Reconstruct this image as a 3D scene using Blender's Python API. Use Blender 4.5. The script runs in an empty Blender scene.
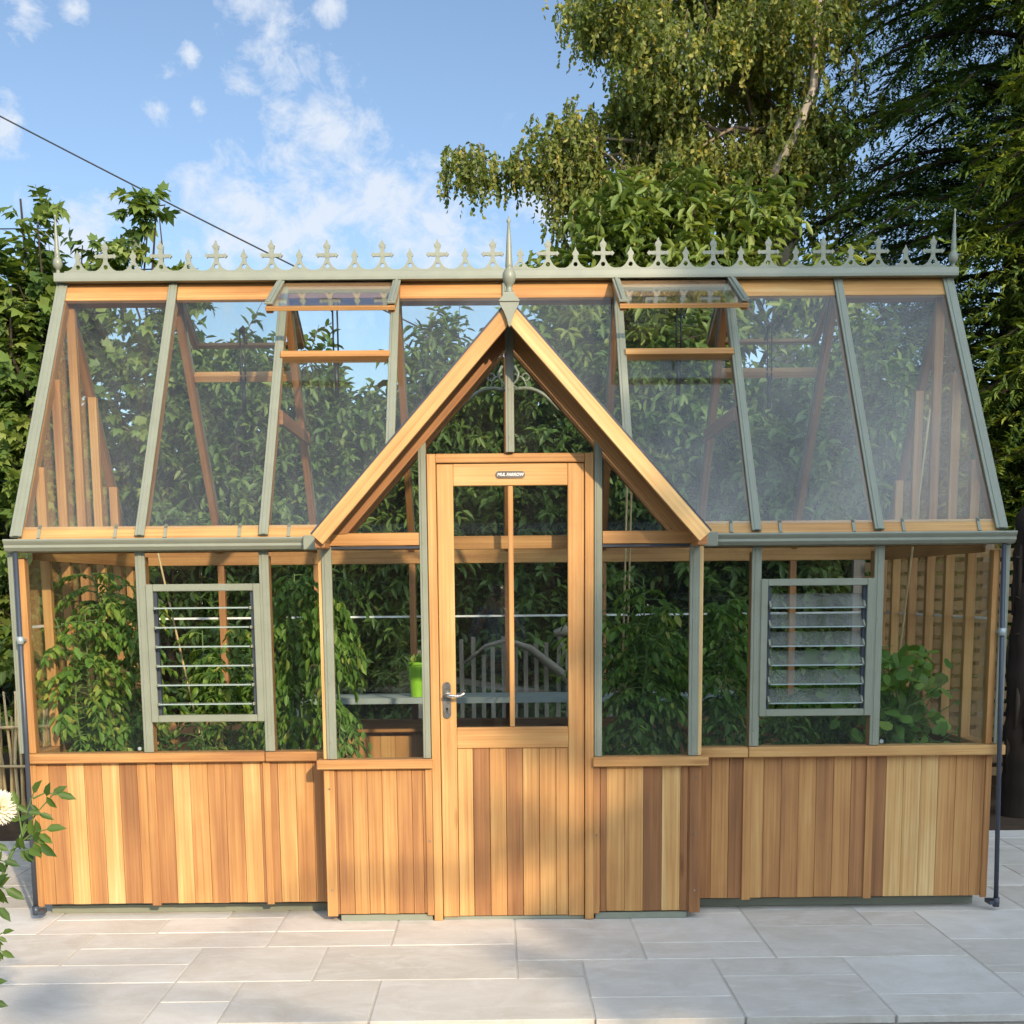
import bpy, math, random
import numpy as np
from mathutils import Vector, Matrix

S = bpy.context.scene
COL = S.collection
R = math.radians
rng = np.random.default_rng(11)
random.seed(5)

# ------------------------------------------------------------------ helpers
def link(o, parent=None):
    COL.objects.link(o)
    if parent is not None:
        o.parent = parent
    return o

def tag(o, label=None, cat=None, group=None, kind=None):
    if label: o['label'] = label
    if cat: o['category'] = cat
    if group: o['group'] = group
    if kind: o['kind'] = kind
    return o

def empty(name, loc=(0, 0, 0)):
    o = bpy.data.objects.new(name, None)
    o.location = loc
    o.empty_display_size = .1
    return link(o)

def V(*a): return Vector(a)

class MB:
    """collects boxes, beams, tubes and polygons for ONE mesh object"""
    def __init__(s):
        s.v = []; s.f = []; s.uv = []; s.t = []; s.sm = []
    def face(s, idx, uv, tint, smooth=False):
        s.f.append(tuple(idx)); s.uv.append(uv); s.t.append(tint); s.sm.append(smooth)
    def beam(s, a, b, w, h, side=None, tint=None):
        a, b = Vector(a), Vector(b)
        d = b - a; L = d.length; d.normalize()
        if side is None:
            side = Vector((1, 0, 0)) if abs(d.x) < .7 else Vector((0, 1, 0))
        sd = Vector(side); sd = (sd - d * sd.dot(d)).normalized()
        n = d.cross(sd)
        if tint is None: tint = random.uniform(.35, .62)
        u0 = random.uniform(0, 40); v0 = random.uniform(0, 40)
        o = len(s.v)
        for e, p in ((0, a), (1, b)):
            for i, j in ((-1, -1), (1, -1), (1, 1), (-1, 1)):
                s.v.append(p + sd * (w / 2 * i) + n * (h / 2 * j))
        q = [((0, 1, 5, 4), w), ((1, 2, 6, 5), h), ((2, 3, 7, 6), w), ((3, 0, 4, 7), h)]
        vv = v0
        for ids, wd in q:
            s.face([o + i for i in ids], [(u0, vv), (u0, vv + wd), (u0 + L, vv + wd), (u0 + L, vv)], tint)
            vv += wd
        s.face([o + 3, o + 2, o + 1, o], [(u0, v0), (u0 + .02, v0), (u0 + .02, v0 + h), (u0, v0 + h)], tint * .8)
        s.face([o + 4, o + 5, o + 6, o + 7], [(u0, v0), (u0 + .02, v0), (u0 + .02, v0 + h), (u0, v0 + h)], tint * .8)
    def box(s, x0, x1, y0, y1, z0, z1, tint=None, grain=None):
        d = [x1 - x0, y1 - y0, z1 - z0]
        c = [(x0 + x1) / 2, (y0 + y1) / 2, (z0 + z1) / 2]
        k = d.index(max(d)) if grain is None else 'xyz'.index(grain)
        a = list(c); b = list(c)
        a[k] -= d[k] / 2; b[k] += d[k] / 2
        o = [i for i in range(3) if i != k]
        sd = [0, 0, 0]; sd[o[0]] = 1
        s.beam(a, b, d[o[0]], d[o[1]], sd, tint)
    def tube(s, pts, rad, seg=8, tint=.5, cap=True):
        pts = [Vector(p) for p in pts]
        if not hasattr(rad, '__len__'): rad = [rad] * len(pts)
        o = len(s.v); u = random.uniform(0, 9)
        prev = None
        for i, p in enumerate(pts):
            d = (pts[min(i + 1, len(pts) - 1)] - pts[max(i - 1, 0)]).normalized()
            ref = prev if prev is not None else (Vector((1, 0, 0)) if abs(d.x) < .8 else Vector((0, 1, 0)))
            x = (ref - d * ref.dot(d)).normalized(); prev = x
            y = d.cross(x)
            for k in range(seg):
                a = 2 * math.pi * k / seg
                s.v.append(p + (x * math.cos(a) + y * math.sin(a)) * rad[i])
        for i in range(len(pts) - 1):
            for k in range(seg):
                k2 = (k + 1) % seg
                s.face((o + i * seg + k, o + i * seg + k2, o + (i + 1) * seg + k2, o + (i + 1) * seg + k),
                       [(u + i * .1, k * .02), (u + i * .1, k * .02 + .02), (u + i * .1 + .1, k * .02 + .02), (u + i * .1 + .1, k * .02)], tint, True)
        if cap:
            n = len(pts) - 1
            s.face([o + k for k in range(seg)][::-1], [(0, 0)] * seg, tint)
            s.face([o + n * seg + k for k in range(seg)], [(0, 0)] * seg, tint)
    def lathe(s, prof, c, seg=20, tint=.5):
        s.tube_prof([(Vector((c[0], c[1], c[2] + z)), r) for r, z in prof], seg, tint)
    def tube_prof(s, pr, seg, tint):
        o = len(s.v)
        for p, r in pr:
            for k in range(seg):
                a = 2 * math.pi * k / seg
                s.v.append(p + Vector((math.cos(a) * r, math.sin(a) * r, 0)))
        for i in range(len(pr) - 1):
            for k in range(seg):
                k2 = (k + 1) % seg
                s.face((o + i * seg + k, o + i * seg + k2, o + (i + 1) * seg + k2, o + (i + 1) * seg + k), [(0, 0)] * 4, tint, True)
        s.face([o + k for k in range(seg)][::-1], [(0, 0)] * seg, tint)
        n = len(pr) - 1
        s.face([o + n * seg + k for k in range(seg)], [(0, 0)] * seg, tint)
    def poly(s, pts, off, tint=.5):
        """flat polygon pts extruded by the vector off"""
        pts = [Vector(p) for p in pts]; off = Vector(off); n = len(pts); o = len(s.v)
        s.v += pts + [p + off for p in pts]
        d0 = (pts[1] - pts[0]).normalized(); nn = off.normalized(); d1 = nn.cross(d0)
        uv = [(p.dot(d0), p.dot(d1)) for p in pts]
        s.face(list(range(o, o + n))[::-1], uv[::-1], tint)
        s.face(list(range(o + n, o + 2 * n)), uv, tint)
        for i in range(n):
            j = (i + 1) % n
            s.face((o + i, o + j, o + n + j, o + n + i), [uv[i], uv[j], uv[j], uv[i]], tint)
    def build(s, name, mat, parent=None, bevel=0):
        me = bpy.data.meshes.new(name)
        me.from_pydata([tuple(v) for v in s.v], [], s.f)
        uvl = me.uv_layers.new(name='UVMap')
        uvl.data.foreach_set('uv', [c for f in s.uv for p in f for c in p])
        at = me.attributes.new('tint', 'FLOAT', 'FACE'); at.data.foreach_set('value', s.t)
        me.polygons.foreach_set('use_smooth', s.sm)
        me.materials.append(mat)
        import bmesh
        bm = bmesh.new(); bm.from_mesh(me); bmesh.ops.recalc_face_normals(bm, faces=bm.faces); bm.to_mesh(me); bm.free()
        me.update()
        o = bpy.data.objects.new(name, me)
        if bevel:
            m = o.modifiers.new('edge', 'BEVEL'); m.width = bevel; m.segments = 1; m.limit_method = 'ANGLE'; m.angle_limit = R(50)
        return link(o, parent)

# ------------------------------------------------------------------ materials
def nt(name):
    m = bpy.data.materials.new(name); m.use_nodes = True
    t = m.node_tree; t.nodes.clear()
    out = t.nodes.new('ShaderNodeOutputMaterial')
    return m, t, out
def N(t, typ, **kw):
    n = t.nodes.new(typ)
    for k, v in kw.items():
        if k in ('blend_type', 'data_type', 'operation', 'attribute_name', 'noise_dimensions', 'wave_type', 'interpolation_type', 'feature', 'sky_type', 'clamp_factor', 'uv_map', 'vector_type'):
            setattr(n, k, v)
        else:
            n.inputs[k].default_value = v
    return n
def ramp(t, stops, fac):
    r = t.nodes.new('ShaderNodeValToRGB')
    e = r.color_ramp.elements
    while len(e) < len(stops): e.new(.5)
    for el, (p, c) in zip(e, stops):
        el.position = p; el.color = tuple(c) + (1,)
    t.links.new(fac, r.inputs[0]); return r.outputs[0]
def mth(t, op, a, b=None, clamp=False):
    n = t.nodes.new('ShaderNodeMath'); n.operation = op; n.use_clamp = clamp
    for i, x in enumerate((a, b)):
        if x is None: continue
        if isinstance(x, (int, float)): n.inputs[i].default_value = x
        else: t.links.new(x, n.inputs[i])
    return n.outputs[0]
def mixc(t, fac, a, b, mode='MIX'):
    n = t.nodes.new('ShaderNodeMix'); n.data_type = 'RGBA'; n.blend_type = mode
    for i, x in ((0, fac), (6, a), (7, b)):
        if isinstance(x, (int, float)): n.inputs[i].default_value = x
        elif isinstance(x, tuple): n.inputs[i].default_value = x + (1,)
        else: t.links.new(x, n.inputs[i])
    return n.outputs[2]
def noise(t, vec, scale, detail=4, rough=.55, dist=0.):
    n = t.nodes.new('ShaderNodeTexNoise')
    n.inputs['Scale'].default_value = scale; n.inputs['Detail'].default_value = detail
    n.inputs['Roughness'].default_value = rough; n.inputs['Distortion'].default_value = dist
    if vec is not None: t.links.new(vec, n.inputs['Vector'])
    return n.outputs[0]
def mapping(t, vec, scale, loc=(0, 0, 0)):
    n = t.nodes.new('ShaderNodeMapping'); n.inputs['Scale'].default_value = scale; n.inputs['Location'].default_value = loc
    t.links.new(vec, n.inputs[0]); return n.outputs[0]
def bump(t, h, strength, dist=.002):
    n = t.nodes.new('ShaderNodeBump'); n.inputs['Strength'].default_value = strength; n.inputs['Distance'].default_value = dist
    t.links.new(h, n.inputs['Height']); return n.outputs[0]

def wood(name, stops, grain_dark=.75, rough=.55):
    m, t, out = nt(name)
    uv = N(t, 'ShaderNodeUVMap', uv_map='UVMap').outputs[0]
    ti = N(t, 'ShaderNodeAttribute', attribute_name='tint').outputs['Fac']
    g1 = noise(t, mapping(t, uv, (1.1, 58, 1)), 1, 6, .68, .5)
    g2 = noise(t, mapping(t, uv, (.55, 17, 1)), 1, 3, .5, 1.2)
    big = noise(t, mapping(t, uv, (1.6, 5, 1)), 1, 3, .5)
    wv = t.nodes.new('ShaderNodeTexWave'); wv.wave_type = 'BANDS'; wv.bands_direction = 'Y'
    t.links.new(mapping(t, uv, (.8, 22, 1)), wv.inputs[0])
    wv.inputs['Scale'].default_value = .9; wv.inputs['Distortion'].default_value = 5.5; wv.inputs['Detail'].default_value = 2; wv.inputs['Detail Scale'].default_value = .35
    f = mth(t, 'ADD', ti, mth(t, 'MULTIPLY', mth(t, 'SUBTRACT', big, .5), .75))
    f = mth(t, 'ADD', f, mth(t, 'MULTIPLY', mth(t, 'SUBTRACT', g2, .5), .55), True)
    c = ramp(t, stops, f)
    dk = mth(t, 'MULTIPLY', ramp(t, [(.42, (0, 0, 0)), (.72, (1, 1, 1))], g1), grain_dark)
    c = mixc(t, dk, c, mixc(t, 1., c, (.62, .50, .42), 'MULTIPLY'))
    rd = mth(t, 'MULTIPLY', ramp(t, [(.55, (0, 0, 0)), (.95, (1, 1, 1))], wv.outputs[0]), .20)
    c = mixc(t, rd, c, mixc(t, 1., c, (.74, .62, .52), 'MULTIPLY'))
    vo = t.nodes.new('ShaderNodeTexVoronoi'); vo.inputs['Scale'].default_value = 1.; vo.inputs['Randomness'].default_value = 1.
    t.links.new(mapping(t, uv, (1.1, 5.5, 1)), vo.inputs['Vector'])
    kn = mth(t, 'MULTIPLY', ramp(t, [(.0, (1, 1, 1)), (.055, (.5, .5, .5)), (.085, (0, 0, 0))], vo.outputs['Distance']), .75)
    c = mixc(t, kn, c, mixc(t, 1., c, (.42, .30, .22), 'MULTIPLY'))
    st = ramp(t, [(.56, (0, 0, 0)), (.75, (1, 1, 1))], noise(t, mapping(t, uv, (3.5, 2.2, 1)), 1, 6, .65, .5))
    c = mixc(t, mth(t, 'MULTIPLY', st, .22), c, mixc(t, 1., c, (.70, .62, .55), 'MULTIPLY'))
    b = N(t, 'ShaderNodeBsdfPrincipled', Roughness=rough)
    b.inputs['Specular IOR Level'].default_value = .35
    t.links.new(c, b.inputs['Base Color'])
    t.links.new(bump(t, g1, .25, .0015), b.inputs['Normal'])
    t.links.new(b.outputs[0], out.inputs[0])
    return m
CEDAR = [(0., (.235, .108, .045)), (.3, (.37, .178, .070)), (.55, (.51, .268, .095)), (.8, (.615, .372, .142)), (1., (.70, .485, .22))]
M_cedar = wood('cedar', CEDAR)
M_fencewood = wood('weathered_fence_wood', [(0, (.10, .062, .026)), (.5, (.19, .125, .055)), (1, (.29, .20, .09))], .6, .75)
M_grey_wood = wood('weathered_grey_wood', [(0, (.17, .14, .11)), (.5, (.31, .27, .22)), (1, (.46, .41, .34))], .7, .8)
M_bark = wood('bark', [(0, (.018, .013, .010)), (.5, (.05, .037, .027)), (1, (.12, .095, .07))], .8, .9)
M_birchbark = wood('birch_bark', [(0, (.12, .09, .07)), (.5, (.33, .27, .21)), (1, (.55, .50, .43))], .8, .8)
M_cane = wood('bamboo', [(0, (.38, .25, .11)), (.5, (.52, .38, .19)), (1, (.65, .52, .3))], .3, .5)

def plain(name, col, rough=.5, metal=0., var=.12, scale=14, spec=.5, bmp=0.):
    m, t, out = nt(name)
    co = t.nodes.new('ShaderNodeTexCoord').outputs['Object']
    n = noise(t, co, scale, 5, .6)
    f = mth(t, 'ADD', mth(t, 'MULTIPLY', mth(t, 'SUBTRACT', n, .5), var * 2.4), 1.)
    mul = t.nodes.new('ShaderNodeVectorMath'); mul.operation = 'SCALE'
    mul.inputs[0].default_value = col; t.links.new(f, mul.inputs['Scale'])
    b = N(t, 'ShaderNodeBsdfPrincipled', Roughness=rough, Metallic=metal)
    b.inputs['Specular IOR Level'].default_value = spec
    t.links.new(mul.outputs[0], b.inputs['Base Color'])
    t.links.new(mth(t, 'ADD', mth(t, 'MULTIPLY', n, .25), rough - .12), b.inputs['Roughness'])
    if bmp: t.links.new(bump(t, noise(t, co, scale * 4, 4), bmp, .004), b.inputs['Normal'])
    t.links.new(b.outputs[0], out.inputs[0])
    return m
M_sage = plain('sage_painted_aluminium', (.24, .258, .198), .38, 0, .12, 9)
M_black = plain('black_plastic', (.012, .013, .014), .4)
M_anth = plain('anthracite_painted_aluminium', (.045, .055, .075), .35)
M_steel = plain('brushed_steel', (.62, .61, .58), .28, 1., .05)
M_plate = plain('grey_badge_metal', (.16, .14, .12), .4, .6)
M_white = plain('white_enamel', (.8, .8, .78), .4)
M_benchmetal = plain('bench_aluminium', (.36, .42, .42), .4, .3)
M_lime = plain('lime_plastic', (.24, .50, .03), .5)
M_soil = plain('garden_soil', (.075, .052, .036), .95, 0, .5, 9, .1, .8)
M_terra = plain('terracotta', (.42, .16, .07), .8)
M_glassedge = plain('ground_glass_edge', (.30, .38, .35), .3)
M_cable = plain('cable_rubber', (.02, .02, .022), .6)

def glass(name, dust_sheen, tintc=(.955, .975, .965), k=1.):
    m, t, out = nt(name)
    lw = t.nodes.new('ShaderNodeLayerWeight'); lw.inputs[0].default_value = .5
    f5 = mth(t, 'POWER', lw.outputs['Facing'], 4.2)
    fr = mth(t, 'ADD', mth(t, 'MULTIPLY', f5, .94), .045)
    fr = mth(t, 'MULTIPLY', fr, k, True)
    tr = N(t, 'ShaderNodeBsdfTransparent'); tr.inputs[0].default_value = tintc + (1,)
    gl = N(t, 'ShaderNodeBsdfGlossy', Roughness=.0); gl.inputs[0].default_value = (1, 1, 1, 1)
    co = t.nodes.new('ShaderNodeTexCoord').outputs['Object']
    t.links.new(bump(t, noise(t, co, 1.7, 2), .02, .02), gl.inputs['Normal'])
    mx = t.nodes.new('ShaderNodeMixShader')
    t.links.new(fr, mx.inputs[0]); t.links.new(tr.outputs[0], mx.inputs[1]); t.links.new(gl.outputs[0], mx.inputs[2])
    df = N(t, 'ShaderNodeBsdfDiffuse'); df.inputs[0].default_value = (.62, .62, .60, 1)
    tl = N(t, 'ShaderNodeBsdfTranslucent'); tl.inputs[0].default_value = (.62, .62, .60, 1)
    dm = t.nodes.new('ShaderNodeMixShader'); dm.inputs[0].default_value = .35
    t.links.new(df.outputs[0], dm.inputs[1]); t.links.new(tl.outputs[0], dm.inputs[2])
    dn = ramp(t, [(.30, (0, 0, 0)), (.78, (1.5, 1.5, 1.5))], noise(t, mapping(t, co, (9, 1.2, 1.)), 1.3, 7, .7, .4))
    df_f = mth(t, 'MULTIPLY', mth(t, 'ADD', dn, .45), dust_sheen)
    m2 = t.nodes.new('ShaderNodeMixShader')
    t.links.new(df_f, m2.inputs[0]); t.links.new(mx.outputs[0], m2.inputs[1]); t.links.new(dm.outputs[0], m2.inputs[2])
    t.links.new(m2.outputs[0], out.inputs[0])
    return m
M_wallglass = glass('wall_glass', .0035)
M_roofglass = glass('roof_glass', .024, k=.92)
M_louvre = glass('louvre_glass', .13, (.90, .95, .93), 1.4)  # reflected sheen of the blades is put in as extra milky diffuse colour

def leafmat(name, cols, trans=.35, rough=.45, spec=.4):
    m, t, out = nt(name)
    ti = N(t, 'ShaderNodeAttribute', attribute_name='tint').outputs['Fac']
    n = len(cols)
    c = ramp(t, [(i / (n - 1), q) for i, q in enumerate(cols)], ti)
    b = N(t, 'ShaderNodeBsdfPrincipled', Roughness=rough)
    b.inputs['Specular IOR Level'].default_value = spec
    t.links.new(c, b.inputs['Base Color'])
    tl = t.nodes.new('ShaderNodeBsdfTranslucent')
    t.links.new(mixc(t, 1., c, (1.5, 1.35, .55), 'MULTIPLY'), tl.inputs[0])
    mx = t.nodes.new('ShaderNodeMixShader'); mx.inputs[0].default_value = trans
    t.links.new(b.outputs[0], mx.inputs[1]); t.links.new(tl.outputs[0], mx.inputs[2])
    t.links.new(mx.outputs[0], out.inputs[0])
    return m
M_leaf_hedge = leafmat('hedge_leaves', [(.058, .108, .03), (.095, .165, .04), (.15, .23, .055), (.22, .285, .075)])
M_leaf_maple = leafmat('sycamore_leaves', [(.075, .135, .034), (.125, .20, .044), (.20, .275, .06), (.29, .34, .09)])
M_leaf_laurel = leafmat('laurel_leaves', [(.09, .15, .032), (.14, .21, .044), (.20, .27, .06), (.28, .33, .085)])
M_leaf_birch = leafmat('birch_leaves', [(.095, .145, .04), (.175, .23, .058), (.32, .35, .09), (.55, .48, .13)], .52)
M_leaf_conifer = leafmat('conifer_sprays', [(.042, .088, .03), (.08, .145, .042), (.14, .21, .055), (.28, .32, .07)], .32, .6, .2)
M_leaf_dark = leafmat('far_dark_leaves', [(.015, .03, .011), (.025, .048, .016), (.04, .065, .02)], .25, .6)
M_leaf_tomato = leafmat('tomato_leaves', [(.075, .17, .03), (.13, .26, .044), (.22, .36, .066), (.42, .44, .10)], .4)
M_leaf_dahlia = leafmat('dahlia_leaves', [(.05, .11, .025), (.08, .15, .03), (.12, .2, .04)], .35)
M_petal = leafmat('white_petals', [(.78, .78, .76), (.82, .82, .80), (.85, .85, .84)], .3, .6)
M_stem_green = plain('green_stem', (.11, .19, .045), .6)

def paving_mat():
    m, t, out = nt('sandstone_paving')
    co = t.nodes.new('ShaderNodeTexCoord').outputs['Object']
    ti = N(t, 'ShaderNodeAttribute', attribute_name='tint').outputs['Fac']
    c = ramp(t, [(0, (.62, .585, .515)), (.5, (.69, .655, .59)), (1, (.76, .735, .68))], ti)
    ad = t.nodes.new('ShaderNodeVectorMath'); ad.operation = 'ADD'; t.links.new(co, ad.inputs[0])
    cx = t.nodes.new('ShaderNodeCombineXYZ'); t.links.new(mth(t, 'MULTIPLY', ti, 37.), cx.inputs[0]); t.links.new(mth(t, 'MULTIPLY', ti, 23.), cx.inputs[2]); t.links.new(cx.outputs[0], ad.inputs[1])
    co = ad.outputs[0]
    n1 = noise(t, co, 3.1, 8, .68, .9); n2 = noise(t, mapping(t, co, (2.5, 6, 1)), 1.6, 7, .66, 1.4); n3 = noise(t, co, 90, 3, .6)
    c = mixc(t, mth(t, 'MULTIPLY', ramp(t, [(.35, (0, 0, 0)), (.68, (1, 1, 1))], n1), .9), c, mixc(t, 1., c, (.79, .765, .715), 'MULTIPLY'))
    c = mixc(t, mth(t, 'MULTIPLY', ramp(t, [(.5, (0, 0, 0)), (.68, (1, 1, 1))], n2), .65), c, (.74, .71, .65))
    c = mixc(t, mth(t, 'MULTIPLY', n3, .24), c, (.42, .39, .36))
    b = N(t, 'ShaderNodeBsdfPrincipled', Roughness=.75); b.inputs['Specular IOR Level'].default_value = .3
    t.links.new(c, b.inputs['Base Color'])
    h = mth(t, 'ADD', mth(t, 'MULTIPLY', n1, 1.), mth(t, 'MULTIPLY', n3, .25))
    t.links.new(bump(t, h, .6, .008), b.inputs['Normal'])
    t.links.new(b.outputs[0], out.inputs[0]); return m
M_paving = paving_mat()
M_mortar = plain('mortar', (.54, .51, .45), .9, 0, .12, 20, .2, .4)

# ------------------------------------------------------------------ camera, light, sky
cam = bpy.data.cameras.new('camera'); camo = bpy.data.objects.new('camera', cam); link(camo)
f_, ppy, pitch, yaw, roll, H = 1384.92, 806.14, .1543, .0093, -.009, 1.5994
Fv = Vector((math.sin(yaw) * math.cos(pitch), math.cos(yaw) * math.cos(pitch), -math.sin(pitch)))
r0 = Vector((math.cos(yaw), -math.sin(yaw), 0)); u0 = r0.cross(Fv)
Rv = r0 * math.cos(roll) + u0 * math.sin(roll); Uv = u0 * math.cos(roll) - r0 * math.sin(roll)
mat = Matrix((Rv, Uv, -Fv)).transposed().to_4x4(); mat.translation = (-.0675, -6.81, H)
camo.matrix_world = mat
cam.sensor_fit = 'HORIZONTAL'; cam.sensor_width = 36; cam.lens = f_ / 1024 * 36
cam.shift_y = (ppy - 512) / 1024; cam.clip_start = .05; cam.clip_end = 600
S.camera = camo
def pxdir(u, v):
    return (Fv + Rv * ((u - 512) / f_) + Uv * ((ppy - v) / f_)).normalized()

SUN_AZ, SUN_EL = R(157), R(23)
sd = Vector((math.sin(SUN_AZ) * math.cos(SUN_EL), math.cos(SUN_AZ) * math.cos(SUN_EL), math.sin(SUN_EL)))
sl = bpy.data.lights.new('sun', 'SUN'); sl.energy = 2.5; sl.angle = R(1.0); sl.color = (1., .80, .56)
so = bpy.data.objects.new('sun', sl); link(so); so.rotation_euler = sd.to_track_quat('Z', 'Y').to_euler()

W = bpy.data.worlds.new('World'); S.world = W; W.use_nodes = True
t = W.node_tree; t.nodes.clear()
wo = t.nodes.new('ShaderNodeOutputWorld'); bg = t.nodes.new('ShaderNodeBackground')
sky = t.nodes.new('ShaderNodeTexSky'); sky.sky_type = 'NISHITA'; sky.sun_disc = False
sky.sun_elevation = SUN_EL; sky.sun_rotation = SUN_AZ; sky.air_density = 1.0; sky.dust_density = .25; sky.ozone_density = 1.1; sky.altitude = 1300
gen = t.nodes.new('ShaderNodeTexCoord').outputs['Generated']
cl = [(440, 232, 62), (385, 225, 60), (330, 218, 70), (262, 228, 70), (215, 240, 45), (375, 180, 42), (245, 4, 30), (272, 38, 38), (300, 72, 36), (318, 108, 38), (342, 142, 40), (362, 172, 40),
      (335, 70, 24), (285, 112, 22), (168, 72, 15), (190, 52, 12), (22, 6, 26), (70, 8, 14), (6, 122, 26), (190, 178, 24), (328, 4, 18), (158, 108, 14), (197, 108, 10), (240, 80, 20),
      (560, 190, 60), (700, 120, 90), (80, 250, 60)]
acc = None
for (u, v, r) in cl:
    d = t.nodes.new('ShaderNodeVectorMath'); d.operation = 'DISTANCE'; d.inputs[1].default_value = pxdir(u, v); t.links.new(gen, d.inputs[0])
    q = mth(t, 'SUBTRACT', 1., mth(t, 'DIVIDE', d.outputs['Value'], r * 1.35 / f_), True)
    acc = q if acc is None else mth(t, 'MAXIMUM', acc, q)
cn = noise(t, mapping(t, gen, (1, 1, 1.25)), 30, 10, .66, .35)
cn2 = noise(t, gen, 3.2, 6, .6)
mk = mth(t, 'ADD', mth(t, 'MULTIPLY', acc, 1.0), mth(t, 'MULTIPLY', mth(t, 'SUBTRACT', cn, .53), 3.4))
mask = mth(t, 'MULTIPLY', mth(t, 'MULTIPLY', ramp(t, [(.25, (0, 0, 0)), (1.0, (1, 1, 1))], mk), mth(t, 'MULTIPLY', acc, 4., True)), .85)
SKYC = mixc(t, mask, sky.outputs[0], (5.0, 5.4, 6.0))
# bright cloud added out of view on the sun's side to raise fill light
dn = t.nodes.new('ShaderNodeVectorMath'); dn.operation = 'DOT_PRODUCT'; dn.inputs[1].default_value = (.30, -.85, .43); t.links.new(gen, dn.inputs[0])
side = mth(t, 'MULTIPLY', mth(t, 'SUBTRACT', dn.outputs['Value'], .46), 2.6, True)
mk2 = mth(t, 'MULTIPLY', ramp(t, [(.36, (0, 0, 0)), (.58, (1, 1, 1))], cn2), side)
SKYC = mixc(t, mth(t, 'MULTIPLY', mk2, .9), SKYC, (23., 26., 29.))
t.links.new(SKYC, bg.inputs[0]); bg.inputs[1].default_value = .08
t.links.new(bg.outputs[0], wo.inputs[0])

S.view_settings.view_transform = 'Standard'; S.view_settings.look = 'None'; S.view_settings.gamma = 1; S.view_settings.use_curve_mapping = False
S.view_settings.exposure = 1.03
S.cycles.use_denoising = True
S.cycles.max_bounces = 10; S.cycles.transparent_max_bounces = 28; S.cycles.diffuse_bounces = 4; S.cycles.glossy_bounces = 5
S.cycles.caustics_reflective = False; S.cycles.caustics_refractive = False
S.cycles.sample_clamp_indirect = 6

# ------------------------------------------------------------------ foliage tools
OVAL = (np.array([(0, 0, 0), (.28, .42, .09), (.66, .38, .06), (1, 0, -.14), (.66, -.38, .06), (.28, -.42, .09)], float), [(0, 1, 2, 3), (0, 3, 4, 5)])
LOBED = (np.array([(0, 0, 0), (1, 0, -.16), (.50, .27, .04), (.50, -.27, .04), (.66, .50, -.05), (.66, -.50, -.05), (.04, .42, .0), (.04, -.42, .0)], float), [(0, 2, 1, 3), (0, 6, 4, 2), (0, 3, 5, 7)])
SLIM = (np.array([(0, 0, 0), (.4, .5, .06), (1, 0, -.06), (.4, -.5, .06)], float), [(0, 1, 2, 3)])
def unit(a): return a / np.maximum(np.linalg.norm(a, axis=1, keepdims=True), 1e-9)
def leaf_arrays(P, A, Nn, L, Wd, shape):
    T, F = shape
    A = unit(A); Nn = unit(Nn - A * np.sum(A * Nn, 1, keepdims=True)); Sd = np.cross(A, Nn)
    L = np.broadcast_to(np.asarray(L, float), (len(P),)); Wd = np.broadcast_to(np.asarray(Wd, float), (len(P),))
    v = P[:, None] + A[:, None] * (T[None, :, :1] * L[:, None, None]) + Sd[:, None] * (T[None, :, 1:2] * Wd[:, None, None]) + Nn[:, None] * (T[None, :, 2:] * L[:, None, None])
    nv = len(T); base = (np.arange(len(P)) * nv)[:, None, None]
    f = base + np.array(F)[None]
    return v.reshape(-1, 3), f.reshape(-1, 4)
def quad_mesh(name, v, f, tint, mat, parent=None, smooth=False):
    me = bpy.data.meshes.new(name)
    me.vertices.add(len(v)); me.vertices.foreach_set('co', v.astype(np.float32).ravel())
    me.loops.add(f.size); me.loops.foreach_set('vertex_index', f.astype(np.int32).ravel())
    me.polygons.add(len(f)); me.polygons.foreach_set('loop_start', (np.arange(len(f)) * 4).astype(np.int32))
    at = me.attributes.new('tint', 'FLOAT', 'FACE'); at.data.foreach_set('value', tint.astype(np.float32))
    if smooth: me.polygons.foreach_set('use_smooth', np.ones(len(f), bool))
    me.materials.append(mat); me.update(calc_edges=True)
    o = bpy.data.objects.new(name, me); return link(o, parent)
def leaves(name, P, A, Nn, L, Wd, shape, tint, mat, parent=None):
    v, f = leaf_arrays(P, A, Nn, L, Wd, shape)
    return quad_mesh(name, v, f, np.repeat(np.clip(tint, 0, 1), len(shape[1])), mat, parent)
def rdir(n):
    return unit(rng.normal(size=(n, 3)))
def in_ells(ells, n, bias=.35):
    """points spread in a union of ellipsoids, more of them towards the outside; returns points and outward directions"""
    vol = np.array([e[3] * e[4] * e[5] for e in ells]) ** .8; k = rng.choice(len(ells), n, p=vol / vol.sum())
    E = np.array(ells)[k]; d = rdir(n); r = rng.random(n) ** bias
    lump = 1 + .16 * np.sin(d[:, 0] * 5 + k) * np.cos(d[:, 2] * 6 + 2 * k) + .10 * np.sin(d[:, 1] * 11 + d[:, 2] * 9)
    return E[:, :3] + d * E[:, 3:] * (r * lump)[:, None], unit(d / E[:, 3:])
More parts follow.
